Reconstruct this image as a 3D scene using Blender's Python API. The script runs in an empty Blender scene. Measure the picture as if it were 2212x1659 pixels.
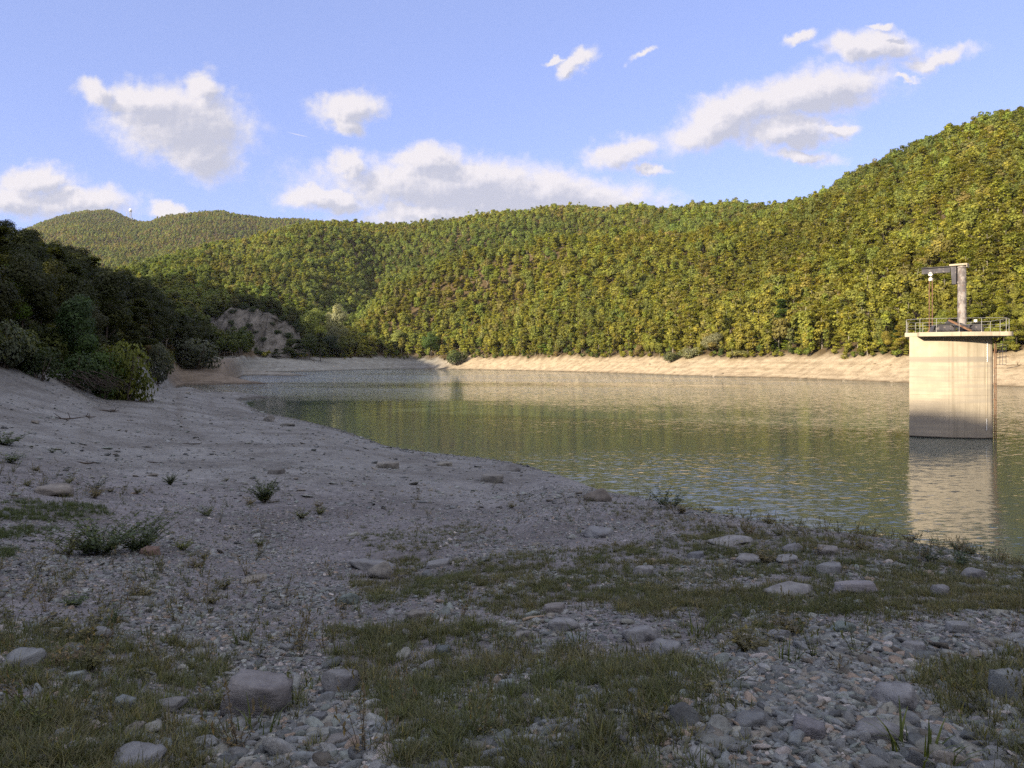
import bpy, bmesh, math, random
import numpy as np
from mathutils import Vector, Matrix

R = math.radians
random.seed(7)
rng = np.random.default_rng(7)
scene = bpy.context.scene
COL = scene.collection

# ------------------------------------------------------------------ camera
EYE = 5.7                       # metres above the water (z = 0)
FPX = 1609.0                    # focal length in units of a 2212 px wide frame
HORIZON = 777.0
cam_data = bpy.data.cameras.new("camera")
cam_data.sensor_width = 36.0
cam_data.lens = FPX / 2212.0 * 36.0
cam_data.shift_y = -(829.5 - HORIZON) / 2212.0
cam_data.clip_start = 0.1
cam_data.clip_end = 30000.0
camera = bpy.data.objects.new("camera", cam_data)
camera.location = (0, 0, EYE)
camera.rotation_euler = (R(90), 0, 0)
COL.objects.link(camera)
scene.camera = camera

# ------------------------------------------------------------------ sun, exposure
SUN_AZ = 50.0                   # degrees from straight behind the camera towards its left
SUN_EL = 22.0
TO_SUN = Vector((-math.sin(R(SUN_AZ)) * math.cos(R(SUN_EL)), -math.cos(R(SUN_AZ)) * math.cos(R(SUN_EL)), math.sin(R(SUN_EL))))
sun_data = bpy.data.lights.new("sun", 'SUN')
sun_data.energy = 4.1
sun_data.angle = R(0.53)
sun_data.color = (1.0, 0.85, 0.62)
sun = bpy.data.objects.new("sun", sun_data)
sun.rotation_euler = (-TO_SUN).to_track_quat('-Z', 'Y').to_euler()
COL.objects.link(sun)
scene.view_settings.view_transform = 'Standard'
scene.view_settings.look = 'None'
scene.view_settings.exposure = 1.35
scene.view_settings.gamma = 1.0
scene.view_settings.use_curve_mapping = False
SKY_STRENGTH = 0.15
CLOUD_SEED = (-2400.0, 1300.0, 0.0)
try:
    scene.cycles.max_bounces = 6
    scene.cycles.diffuse_bounces = 3
    scene.cycles.glossy_bounces = 3
    scene.cycles.transmission_bounces = 3
    scene.cycles.caustics_reflective = False
    scene.cycles.caustics_refractive = False
    scene.cycles.use_denoising = False      # the grain left at full samples suits a phone picture better than smoothed leaves
    scene.cycles.use_adaptive_sampling = False
except Exception:
    pass


# ------------------------------------------------------------------ node helpers
class NT:
    """Small wrapper: nodes are made with n(), values or sockets are plugged in with keyword/positional inputs."""
    def __init__(self, tree):
        self.t = tree
        self.L = tree.links

    def n(self, typ, ins=None, **attrs):
        nd = self.t.nodes.new(typ)
        for k, v in attrs.items():
            setattr(nd, k, v)
        for k, v in (ins or {}).items():
            s = nd.inputs[k]
            if isinstance(v, bpy.types.NodeSocket):
                self.L.new(v, s)
            else:
                s.default_value = v
        return nd

    def m(self, op, a, b=0.0, c=0.0, clamp=False):
        nd = self.t.nodes.new('ShaderNodeMath')
        nd.operation = op
        nd.use_clamp = clamp
        for i, v in enumerate((a, b, c)):
            if isinstance(v, bpy.types.NodeSocket):
                self.L.new(v, nd.inputs[i])
            else:
                nd.inputs[i].default_value = v
        return nd.outputs[0]

    def vm(self, op, a, b=(0, 0, 0), out=0):
        nd = self.t.nodes.new('ShaderNodeVectorMath')
        nd.operation = op
        for i, v in enumerate((a, b)):
            if isinstance(v, bpy.types.NodeSocket):
                self.L.new(v, nd.inputs[i])
            elif op == 'SCALE' and i == 1:
                nd.inputs['Scale'].default_value = v
            else:
                nd.inputs[i].default_value = v
        return nd.outputs[out]

    def mix(self, f, a, b, blend='MIX'):
        nd = self.t.nodes.new('ShaderNodeMix')
        nd.data_type = 'RGBA'
        nd.blend_type = blend
        for i, v in ((0, f), (6, a), (7, b)):
            if isinstance(v, bpy.types.NodeSocket):
                self.L.new(v, nd.inputs[i])
            else:
                nd.inputs[i].default_value = (tuple(v) + (1.0,))[:4] if i > 0 else v
        return nd.outputs[2]

    def ramp(self, f, lo, hi, a=0.0, b=1.0):
        nd = self.t.nodes.new('ShaderNodeMapRange')
        nd.interpolation_type = 'SMOOTHSTEP'
        for i, v in enumerate((f, lo, hi, a, b)):
            if isinstance(v, bpy.types.NodeSocket):
                self.L.new(v, nd.inputs[i])
            else:
                nd.inputs[i].default_value = v
        return nd.outputs[0]

    def noise(self, vec, scale, detail=4.0, rough=0.55, out=0, dims='3D'):
        nd = self.t.nodes.new('ShaderNodeTexNoise')
        nd.noise_dimensions = dims
        self.L.new(vec, nd.inputs['Vector'])
        nd.inputs['Scale'].default_value = scale
        nd.inputs['Detail'].default_value = detail
        nd.inputs['Roughness'].default_value = rough
        return nd.outputs[out]


def new_mat(name):
    m = bpy.data.materials.new(name)
    m.use_nodes = True
    m.node_tree.nodes.clear()
    nt = NT(m.node_tree)
    out = nt.n('ShaderNodeOutputMaterial')
    return m, nt, out


# ------------------------------------------------------------------ sky with clouds
def build_world():
    w = bpy.data.worlds.new("World")
    scene.world = w
    w.use_nodes = True
    tree = w.node_tree
    tree.nodes.clear()
    nt = NT(tree)
    sky = nt.n('ShaderNodeTexSky', sky_type='NISHITA')
    sky.sun_disc = False
    sky.sun_elevation = R(SUN_EL)
    sky.sun_rotation = R(180.0 + SUN_AZ)
    sky.altitude = 600.0
    sky.air_density = 0.9
    sky.dust_density = 0.05
    sky.ozone_density = 4.0
    # the cloud field: soft ellipses on the northern sky, broken up by noise
    clouds = [
        (385, 272, 150, 74, 8), (440, 195, 50, 48, 0), (320, 225, 120, 40, 12), (440, 330, 90, 45, 20), (215, 195, 50, 36, 30),
        (755, 232, 76, 32, -6), (748, 268, 46, 34, 10),
        (78, 392, 84, 32, 0), (170, 438, 120, 34, 0), (20, 430, 90, 30, 0), (355, 452, 52, 22, 0),
        (1000, 405, 330, 52, 3), (740, 362, 52, 34, 0), (700, 428, 95, 24, 0), (940, 460, 180, 28, -4), (1180, 420, 240, 46, 3), (930, 350, 90, 30, 0),
        (1560, 262, 150, 44, -18), (1750, 205, 185, 46, -12), (1700, 285, 110, 38, 0), (1345, 325, 88, 30, -8), (1405, 366, 56, 14, 0),
        (1740, 342, 80, 16, 4), (1805, 288, 46, 18, 0),
        (1885, 106, 92, 28, 0), (2030, 127, 82, 19, -14), (1735, 80, 42, 15, -14), (1245, 137, 46, 24, -35), (1200, 128, 28, 9, -8),
        (1390, 121, 32, 11, -24), (1960, 172, 28, 9, 0), (1900, 68, 26, 8, 0),
    ]
    grp = bpy.data.node_groups.new("cloud_field", 'ShaderNodeTree')
    grp.interface.new_socket("P", in_out='INPUT', socket_type='NodeSocketVector')
    grp.interface.new_socket("Field", in_out='OUTPUT', socket_type='NodeSocketFloat')
    g = NT(grp)
    gi = g.n('NodeGroupInput')
    go = g.n('NodeGroupOutput')
    P = g.vm('ADD', gi.outputs[0], CLOUD_SEED)
    P_raw = gi.outputs[0]
    w1 = g.noise(P, 1 / 95.0, 2.0, 0.5, out=1)
    w2 = g.noise(P, 1 / 26.0, 3.0, 0.6, out=1)
    P1 = g.vm('ADD', P_raw, g.vm('SCALE', g.vm('SUBTRACT', w1, (.5, .5, .5)), 70.0))
    P1 = g.vm('ADD', P1, g.vm('SCALE', g.vm('SUBTRACT', w2, (.5, .5, .5)), 34.0))
    P1 = g.vm('MULTIPLY', P1, (1, 1, 0))
    cur = None
    for cx, cy, rx, ry, rot in clouds:
        mp = g.n('ShaderNodeMapping', {'Vector': P1}, vector_type='TEXTURE')
        mp.inputs['Location'].default_value = (cx, cy, 0)
        mp.inputs['Rotation'].default_value = (0, 0, R(rot))
        mp.inputs['Scale'].default_value = (rx * (1.22 if rx > 70 else 1.05), ry * (1.34 if rx > 70 else 1.0), 1)
        d = g.m('SUBTRACT', 1.0, g.vm('LENGTH', mp.outputs[0], out=1))
        cur = d if cur is None else g.m('SMOOTH_MAX', cur, d, 0.12)
    fb = g.noise(P, 1 / 55.0, 9.0, 0.66)
    cur = g.m('ADD', cur, g.m('MULTIPLY', g.m('SUBTRACT', fb, 0.5), 1.05))
    g.L.new(cur, go.inputs[0])

    co = nt.n('ShaderNodeTexCoord')
    sep = nt.n('ShaderNodeSeparateXYZ', {0: co.outputs['Generated']})
    dy = nt.m('MAXIMUM', sep.outputs[1], 0.08)
    px = nt.m('ADD', nt.m('MULTIPLY', nt.m('DIVIDE', sep.outputs[0], dy), FPX), 1106.0)
    py = nt.m('SUBTRACT', HORIZON, nt.m('MULTIPLY', nt.m('DIVIDE', sep.outputs[2], dy), FPX))
    pv = nt.n('ShaderNodeCombineXYZ', {0: px, 1: py, 2: 0.0}).outputs[0]
    f0 = nt.n('ShaderNodeGroup', node_tree=grp)
    nt.L.new(pv, f0.inputs[0])
    f1 = nt.n('ShaderNodeGroup', node_tree=grp)
    nt.L.new(nt.vm('ADD', pv, (-34, -30, 0)), f1.inputs[0])
    dens = nt.m('POWER', nt.ramp(f0.outputs[0], -0.22, 0.52), 1.25)
    front = nt.ramp(sep.outputs[1], 0.10, 0.30)
    dens = nt.m('MULTIPLY', dens, front)
    shade = nt.ramp(nt.m('SUBTRACT', f1.outputs[0], nt.m('MULTIPLY', f0.outputs[0], 0.25)), -0.05, 0.62)
    shade = nt.m('MULTIPLY', shade, nt.ramp(f0.outputs[0], 0.0, 0.5, 0.55, 1.0))
    f2 = nt.n('ShaderNodeGroup', node_tree=grp)
    nt.L.new(nt.vm('ADD', pv, (-7, -9, 0)), f2.inputs[0])
    shade = nt.m('ADD', shade, nt.m('MULTIPLY', nt.m('SUBTRACT', f2.outputs[0], f0.outputs[0]), 0.9), clamp=True)
    lit = (0.360, 0.340, 0.348)
    gray = (0.225, 0.228, 0.268)
    k = 1.0 / SKY_STRENGTH
    ccol = nt.mix(shade, tuple(c * k for c in lit), tuple(c * k for c in gray))
    # the camera's warm white balance
    blue = nt.mix(1.0, sky.outputs[0], (0.97, 0.745, 0.86), 'MULTIPLY')
    blue = nt.mix(0.6, blue, tuple(c / SKY_STRENGTH for c in (0.146, 0.186, 0.335)))
    col = nt.mix(nt.m('MULTIPLY', dens, 0.95), blue, ccol)
    # unseen broken cloud overhead and behind, added to brighten the shaded shore
    hi = nt.noise(nt.vm('MULTIPLY', nt.vm('DIVIDE', co.outputs['Generated'], nt.n('ShaderNodeCombineXYZ', {0: nt.m('ADD', nt.m('ABSOLUTE', sep.outputs[2]), 0.25), 1: nt.m('ADD', nt.m('ABSOLUTE', sep.outputs[2]), 0.25), 2: 1.0}).outputs[0]), (1, 1, 0)), 2.2, 6, 0.58)
    up = nt.m('MAXIMUM', nt.ramp(sep.outputs[2], 0.52, 0.70), nt.m('MULTIPLY', nt.ramp(sep.outputs[1], 0.15, -0.25), nt.ramp(sep.outputs[2], 0.02, 0.12)))
    hi = nt.m('MULTIPLY', nt.ramp(hi, 0.36, 0.56), up)
    col = nt.mix(hi, col, tuple(c * k * 1.45 for c in lit))
    # a thin contrail
    mp = nt.n('ShaderNodeMapping', {'Vector': pv}, vector_type='TEXTURE')
    mp.inputs['Location'].default_value = (644, 291, 0)
    mp.inputs['Rotation'].default_value = (0, 0, R(13))
    mp.inputs['Scale'].default_value = (30, 1.6, 1)
    tr = nt.m('MULTIPLY', nt.ramp(nt.vm('LENGTH', mp.outputs[0], out=1), 1.0, 0.3), 0.5)
    tr = nt.m('MULTIPLY', tr, front)
    col = nt.mix(tr, col, tuple(c * k for c in lit))
    bg = nt.n('ShaderNodeBackground', {'Color': col, 'Strength': SKY_STRENGTH})
    out = nt.n('ShaderNodeOutputWorld', {'Surface': bg.outputs[0]})


build_world()
# ------------------------------------------------------------------ terrain
def hash2(ix, iy, seed):
    h = (ix.astype(np.int64) * 374761393 + iy.astype(np.int64) * 668265263 + seed * 1442695041) & 0x7fffffff
    h = ((h ^ (h >> 13)) * 1274126177) & 0x7fffffff
    h = h ^ (h >> 16)
    return (h & 0xffff) / 65535.0


def vnoise(x, y, seed=0):
    ix = np.floor(x); iy = np.floor(y)
    fx = x - ix; fy = y - iy
    fx = fx * fx * (3 - 2 * fx); fy = fy * fy * (3 - 2 * fy)
    a = hash2(ix, iy, seed); b = hash2(ix + 1, iy, seed); c = hash2(ix, iy + 1, seed); d = hash2(ix + 1, iy + 1, seed)
    return (a * (1 - fx) + b * fx) * (1 - fy) + (c * (1 - fx) + d * fx) * fy - 0.5


def fbm(x, y, seed=0, octaves=4, gain=0.5):
    s = 0.0; amp = 1.0; tot = 0.0
    for i in range(octaves):
        s = s + amp * vnoise(x * 2 ** i + 17.3 * i, y * 2 ** i - 9.1 * i, seed + i)
        tot += amp; amp *= gain
    return s / tot * 2.0        # about -1..1


def sstep(a, b, x):
    t = np.clip((x - a) / (b - a), 0, 1)
    return t * t * (3 - 2 * t)


def pchip(xk, yk, x):
    xk = np.asarray(xk, float); yk = np.asarray(yk, float)
    h = np.diff(xk); dl = np.diff(yk) / h
    d = np.zeros_like(yk)
    w1 = 2 * h[1:] + h[:-1]; w2 = h[1:] + 2 * h[:-1]
    ok = dl[:-1] * dl[1:] > 0
    with np.errstate(divide='ignore', invalid='ignore'):
        d[1:-1] = np.where(ok, (w1 + w2) / (w1 / np.where(dl[:-1] == 0, 1, dl[:-1]) + w2 / np.where(dl[1:] == 0, 1, dl[1:])), 0.0)
    d[0] = dl[0]; d[-1] = dl[-1]
    i = np.clip(np.searchsorted(xk, x) - 1, 0, len(h) - 1)
    t = (x - xk[i]) / h[i]
    t = np.clip(t, 0, 1)
    return ((2 * t ** 3 - 3 * t ** 2 + 1) * yk[i] + (t ** 3 - 2 * t ** 2 + t) * h[i] * d[i]
            + (-2 * t ** 3 + 3 * t ** 2) * yk[i + 1] + (t ** 3 - t ** 2) * h[i] * d[i + 1])


# Survey lines: bearing of each line and 18 stations (distance ahead, height) along it:
# 0 stand point, 1-4 near bank, 5 shore, 6-7 lake bed, 8 far shore, 9 top of drawdown beach, 10-13 slopes and crest, 14-17 country behind
SURVEY_AHEAD = {
    -400: [(0, 4.1), (3, 4.2), (6, 4.2), (11, 4.0), (20, 4.0), (30, 5.0), (36, 6.3), (45, 10), (58, 16), (75, 21), (100, 30), (140, 43), (210, 70), (290, 104), (400, 132), (600, 165), (3300, 400), (6000, 200)],
    -200: [(0, 4.1), (3, 4.1), (6, 4.0), (12, 3.6), (22, 3.6), (34, 4.6), (41, 6), (50, 8.5), (64, 14), (82, 19), (110, 27), (150, 41), (270, 85.5), (350, 112), (440, 128), (700, 150), (3300, 450), (6000, 200)],
    0: [(0, 4.1), (3, 4.0), (6, 3.7), (13, 3.1), (25, 3.2), (38, 3.9), (46, 4.9), (55, 7), (70, 11.2), (90, 15.6), (120, 20), (160, 25.5), (260, 33), (400, 55), (700, 70), (1500, 170), (3300, 500), (6000, 100)],
    150: [(0, 4.1), (3, 4.0), (6, 3.6), (13, 2.8), (30, 2.8), (45, 3.2), (56, 4), (65, 6), (80, 8.5), (110, 13), (140, 18), (170, 22), (290, 14), (700, 60), (900, 60), (1500, 180), (3300, 595), (6000, 200)],
    220: [(0, 4.1), (3, 3.95), (6, 3.55), (13, 2.75), (30, 2.5), (55, 2.7), (68, 3.6), (80, 5.5), (98, 8.5), (130, 13), (165, 18), (200, 21), (305, 10), (750, 75), (920, 72), (1550, 190), (3300, 612), (6000, 200)],
    300: [(0, 4.1), (3, 3.95), (6, 3.5), (13, 2.7), (30, 2.3), (70, 2.4), (88, 3.2), (100, 5.5), (125, 9), (155, 13.5), (190, 18), (220, 19), (330, 6), (800, 91), (950, 85), (1600, 210), (3000, 520), (6000, 200)],
    400: [(0, 4.1), (3, 3.9), (6, 3.4), (13, 2.6), (40, 1.8), (110, 1.5), (124, -0.4), (157, -0.4), (167, 0.0), (195, 4.6), (228, 11.5), (252, 12), (340, 5), (850, 110), (1000, 105), (1600, 220), (2400, 448), (6000, 200)],
    480: [(0, 4.1), (3, 3.9), (6, 3.3), (13, 2.5), (40, 1.6), (117, 0.0), (125, -0.6), (160, -0.6), (170, 0.0), (200, 4.5), (222, 6.2), (270, 4.2), (480, 20), (900, 131), (1050, 120), (1600, 220), (2400, 458), (6000, 200)],
    560: [(0, 4.1), (3, 3.9), (6, 3.3), (13, 2.5), (36, 1.6), (82, 0.0), (95, -0.8), (300, -0.8), (330, 0.0), (385, 5.5), (400, 8), (430, 12), (500, 22), (950, 147), (1100, 140), (1700, 230), (2400, 448), (6000, 300)],
    640: [(0, 4.1), (3, 3.9), (6, 3.3), (13, 2.45), (30, 1.75), (71.6, 0.0), (85, -1.2), (330, -1.2), (353, 0.0), (400, 5.5), (420, 7), (450, 10), (520, 20), (1000, 168), (1150, 160), (1700, 240), (2400, 436), (6000, 300)],
    740: [(0, 4.1), (3, 3.9), (6, 3.3), (13, 2.4), (27, 1.7), (60, 0.0), (75, -1.5), (370, -1.5), (399, 0.0), (455, 6.0), (480, 8), (520, 12), (620, 30), (1050, 186), (1200, 175), (1700, 250), (2400, 420), (6000, 300)],
    850: [(0, 4.1), (3, 3.9), (6, 3.3), (13, 2.4), (24, 1.65), (48.5, 0.0), (60, -2), (430, -2), (458, 0.0), (482, 6.5), (520, 28), (585, 62), (690, 44), (1050, 188), (1200, 180), (1700, 250), (2400, 380), (6000, 300)],
    1106: [(0, 4.1), (3, 3.9), (6, 3.4), (13, 2.5), (22, 1.6), (41, 0.0), (52, -2), (375, -2), (399, 0.0), (420, 6.5), (490, 35), (595, 86), (700, 78), (950, 181), (1100, 175), (1700, 230), (2400, 300), (6000, 300)],
    1200: [(0, 4.1), (3, 3.95), (6, 3.4), (14, 2.5), (24, 1.6), (37, 0.0), (46, -2), (340, -2), (365, 0.0), (386, 6.5), (460, 35), (570, 87), (675, 82), (950, 189), (1100, 180), (1700, 230), (2400, 300), (6000, 300)],
    1330: [(0, 4.1), (3, 3.95), (6, 3.45), (14, 2.5), (22, 1.72), (30, 0.0), (37, -2), (298, -2), (318, 0.0), (340, 6.5), (422, 35), (540, 88), (645, 86), (930, 187), (1080, 178), (1600, 190), (2400, 250), (6000, 300)],
    1500: [(0, 4.1), (3, 4.0), (6, 3.5), (12, 2.75), (16, 2.35), (25, 0.0), (31, -2), (245, -2), (262, 0.0), (285, 6.5), (370, 35), (475, 76), (570, 92), (750, 147), (850, 140), (1300, 150), (2400, 250), (6000, 250)],
    1700: [(0, 4.1), (3, 4.0), (6, 3.55), (11, 2.9), (14.5, 2.52), (21.5, 0.0), (27, -2), (212, -2), (229, 0.0), (250, 6.5), (330, 35), (430, 72), (480, 87), (600, 116), (700, 118), (1200, 150), (2400, 250), (6000, 250)],
    1900: [(0, 4.1), (3, 4.0), (6, 3.6), (10.5, 2.95), (13.5, 2.55), (19, 0.0), (24, -2), (175, -2), (191, 0.0), (210, 6.5), (280, 36), (370, 78), (420, 98), (520, 129), (640, 126), (1200, 150), (2400, 250), (6000, 250)],
    2212: [(0, 4.1), (3, 4.05), (6, 3.6), (9.5, 2.9), (12, 2.4), (17, 0.0), (21, -2), (140, -2), (155, 0.0), (171, 6.5), (230, 36), (310, 84), (345, 104), (420, 134), (540, 132), (1200, 150), (2500, 250), (6000, 250)],
    2700: [(0, 4.1), (3, 4.1), (6, 3.7), (9, 2.9), (11, 2.3), (16, 0.0), (20, -2), (110, -2), (125, 0.0), (140, 6.5), (200, 45), (270, 95), (300, 115), (360, 156), (450, 156), (1200, 150), (2500, 250), (6000, 250)],
}
# the same by bearing (degrees clockwise from straight ahead) for what lies beside and behind the stand point: the wooded bank and the ridge that shade it
SURVEY_ROUND = {
    -62: [(0, 4.1), (3, 4.3), (6, 4.6), (12, 5.4), (20, 6.8), (30, 9), (40, 13), (52, 20), (68, 24), (90, 30), (120, 39), (160, 51), (230, 70), (350, 100), (450, 115), (700, 130), (3000, 300), (6000, 200)],
    -90: [(0, 4.1), (3, 4.4), (6, 5.0), (12, 6.4), (20, 9), (30, 13), (40, 18), (52, 24), (68, 31), (90, 40), (115, 50), (140, 58), (180, 67), (250, 74), (400, 80), (900, 90), (3000, 200), (6000, 200)],
    -110: [(0, 4.1), (3, 4.5), (6, 5.2), (12, 7), (20, 10), (30, 15), (40, 20), (52, 27), (68, 37), (90, 52), (110, 63.8), (125, 69.8), (160, 73.8), (250, 74), (400, 70), (900, 80), (3000, 150), (6000, 200)],
    -125: [(0, 4.1), (3, 4.5), (6, 5.2), (12, 7), (20, 10), (30, 15), (40, 20), (52, 27), (68, 38), (90, 55), (108, 67.6), (122, 74.7), (150, 73.7), (250, 70), (400, 70), (900, 80), (3000, 150), (6000, 200)],
    -150: [(0, 4.1), (3, 4.5), (6, 5.2), (12, 7), (20, 10), (30, 15), (40, 20), (52, 27), (68, 38), (90, 55), (108, 66), (122, 72), (150, 72), (250, 70), (400, 70), (900, 80), (3000, 150), (6000, 200)],
    180: [(0, 4.1), (3, 4.5), (6, 5.2), (12, 7), (20, 10), (30, 15), (40, 20), (52, 27), (68, 36), (90, 50), (108, 58), (122, 62), (150, 62), (250, 60), (400, 60), (900, 80), (3000, 150), (6000, 200)],
    130: [(0, 4.1), (3, 4.3), (6, 4.8), (12, 5.5), (20, 6.5), (30, 9), (40, 12), (52, 16), (68, 22), (90, 30), (108, 34), (122, 36), (150, 36), (250, 40), (400, 60), (900, 80), (3000, 150), (6000, 200)],
    90: [(0, 4.1), (3, 4.1), (6, 3.7), (9, 2.9), (11, 2.3), (16, 0.5), (20, 0.2), (60, 0.2), (75, 1.0), (90, 6.5), (140, 35), (200, 70), (250, 90), (320, 120), (450, 130), (1200, 150), (2500, 250), (6000, 250)],
    62: [(0, 4.1), (3, 4.1), (6, 3.7), (9, 2.9), (11, 2.3), (16, 0.0), (20, -1), (90, -1), (105, 0.0), (120, 6.5), (180, 45), (250, 90), (290, 110), (350, 150), (450, 150), (1200, 150), (2500, 250), (6000, 250)],
}
lines = []
for xp, pts in SURVEY_AHEAD.items():
    u = (xp - 1106.0) / FPX
    k = math.sqrt(1 + u * u)
    lines.append((math.degrees(math.atan(u)), [p[0] * k for p in pts], [p[1] for p in pts]))
for a, pts in SURVEY_ROUND.items():
    lines.append((float(a), [p[0] for p in pts], [p[1] for p in pts]))
lines += [(l[0] - 360, l[1], l[2]) for l in lines if l[0] > 50] + [(l[0] + 360, l[1], l[2]) for l in lines if l[0] < -50]
lines.sort(key=lambda l: l[0])
L_A = np.array([l[0] for l in lines]); L_R = np.array([l[1] for l in lines]); L_Z = np.array([l[2] for l in lines])

fa = np.arange(-46.0, 46.001, 0.16)
A_GRID = np.concatenate([fa, np.arange(47.0, 314.0, 1.5)])           # closes at 314 = -46
NA = len(A_GRID)
R_GRID = np.concatenate([[0.0], np.geomspace(0.6, 6200.0, 640)])
NR = len(R_GRID)
RK = np.stack([pchip(L_A, L_R[:, k], np.where(A_GRID > 200, A_GRID - 360, A_GRID)) for k in range(18)], 1)
ZK = np.stack([pchip(L_A, L_Z[:, k], np.where(A_GRID > 200, A_GRID - 360, A_GRID)) for k in range(18)], 1)
H = np.zeros((NA, NR))
for j in range(NA):
    H[j] = pchip(RK[j], ZK[j], R_GRID)
GX = np.sin(np.radians(A_GRID))[:, None] * R_GRID[None, :]
GY = np.cos(np.radians(A_GRID))[:, None] * R_GRID[None, :]
RR = np.broadcast_to(R_GRID[None, :], H.shape)
# the gravel spit that closes the inlet
def seg_dist(x, y, ax, ay, bx, by):
    t = np.clip(((x - ax) * (bx - ax) + (y - ay) * (by - ay)) / ((bx - ax) ** 2 + (by - ay) ** 2), 0, 1)
    return np.hypot(x - ax - t * (bx - ax), y - ay - t * (by - ay)), t
_d, _t = seg_dist(GX, GY, -47.0, 104.0, -39.5, 112.0)
H = np.maximum(H, np.where(_d < 14, 1.35 - 0.9 * _t - _d * 0.13, -9))
_d, _t = seg_dist(GX, GY, -82.0, 185.0, -59.0, 176.0)
H = np.maximum(H, np.where(_d < 24, 3.4 - 3.1 * _t - _d * 0.2, -9))
_d, _t = seg_dist(GX, GY, -120.0, 300.0, -72.0, 262.0)
H = np.maximum(H, np.where(_d < 34, 4.6 - 4.4 * _t - _d * 0.17, -9))
# relief: hills, gullies, beach and small bumps of the bank
hill = sstep(8, 40, H) * sstep(60, 240, RR)
H = H + hill * (8.0 * fbm(GX / 110, GY / 110, 3, 4) * sstep(100, 500, RR) + 2.0 * fbm(GX / 30, GY / 30, 9, 3))
far = sstep(1300, 2200, RR)
H = H + far * 12 * fbm(GX / 500, GY / 500, 5, 4)
beach = sstep(-0.5, 1.0, H) * (1 - sstep(7, 14, H))
H = H + beach * sstep(60, 150, RR) * (0.9 * fbm(GX / 22, GY / 22, 11, 3) + 0.5 * fbm(GX / 7, GY / 7, 12, 2))
near = (1 - sstep(40, 120, RR))
H = H + near * beach * (0.16 * fbm(GX / 5, GY / 5, 21, 3) * sstep(1.5, 5, RR) + 0.05 * fbm(GX / 0.9, GY / 0.9, 22, 2) * (1 - sstep(20, 50, RR)))


def ground(x, y):
    x = np.asarray(x, float); y = np.asarray(y, float)
    a = np.degrees(np.arctan2(x, y)); a = np.where(a < -46.0, a + 360.0, a)
    r = np.hypot(x, y)
    ia = np.clip(np.searchsorted(A_GRID, a) - 1, 0, NA - 1)
    ib = (ia + 1) % NA
    wa = np.where(ia < NA - 1, A_GRID[np.minimum(ia + 1, NA - 1)] - A_GRID[ia], 314.0 - A_GRID[-1])
    ta = np.clip((a - A_GRID[ia]) / wa, 0, 1)
    ir = np.clip(np.searchsorted(R_GRID, r) - 1, 0, NR - 2)
    tr = np.clip((r - R_GRID[ir]) / (R_GRID[ir + 1] - R_GRID[ir]), 0, 1)
    return (H[ia, ir] * (1 - ta) * (1 - tr) + H[ib, ir] * ta * (1 - tr) + H[ia, ir + 1] * (1 - ta) * tr + H[ib, ir + 1] * ta * tr)


def spot(px, py, dmax=300.0):
    """The point of the ground seen at (px, py) of the 2212 px wide photograph."""
    d = np.geomspace(1.5, dmax, 1500)
    x = (px - 1106.0) / FPX * d
    z = EYE - (py - HORIZON) / FPX * d
    g = np.maximum(ground(x, d), 0.0)
    i = np.nonzero(z <= g)[0]
    i = i[0] if len(i) else len(d) - 1
    return float(x[i]), float(d[i]), float(g[i])


def to_photo(x, y, z):
    y = np.maximum(y, 0.01)
    return 1106.0 + FPX * x / y, HORIZON - FPX * (z - EYE) / y


# ------------------------------------------------------------------ mesh helpers
def mesh_from(name, verts, faces, mats=(), smooth=False, loops=None):
    """verts (n,3) array; faces: list of index tuples, or an (m,k) int array."""
    me = bpy.data.meshes.new(name)
    verts = np.asarray(verts, np.float32)
    me.vertices.add(len(verts))
    me.vertices.foreach_set("co", verts.ravel())
    if isinstance(faces, np.ndarray):
        m, k = faces.shape
        me.loops.add(m * k)
        me.loops.foreach_set("vertex_index", faces.astype(np.int32).ravel())
        me.polygons.add(m)
        me.polygons.foreach_set("loop_start", np.arange(0, m * k, k, dtype=np.int32))
    else:
        tot = sum(len(f) for f in faces)
        me.loops.add(tot)
        me.loops.foreach_set("vertex_index", np.fromiter((i for f in faces for i in f), np.int32, tot))
        me.polygons.add(len(faces))
        st = np.cumsum([0] + [len(f) for f in faces])[:-1].astype(np.int32)
        me.polygons.foreach_set("loop_start", st)
        m = len(faces)
    me.polygons.foreach_set("use_smooth", np.full(m, bool(smooth)))
    me.update(calc_edges=True)
    me.validate(verbose=False)
    for mt in mats:
        me.materials.append(mt)
    return me


def put(name, me, parent=None, loc=(0, 0, 0), rot=(0, 0, 0), scale=(1, 1, 1)):
    o = bpy.data.objects.new(name, me)
    COL.objects.link(o)
    if parent is not None:
        o.parent = parent
    o.location = loc
    o.rotation_euler = rot
    o.scale = scale
    return o


def empty(name, loc=(0, 0, 0), rot=(0, 0, 0), scale=(1, 1, 1)):
    o = put(name, None, None, loc, rot, scale)
    o.empty_display_size = 0.3
    return o


def tag(o, label=None, cat=None, group=None, kind=None):
    if label:
        o["label"] = label
    if cat:
        o["category"] = cat
    if group:
        o["group"] = group
    if kind:
        o["kind"] = kind
    return o


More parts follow.
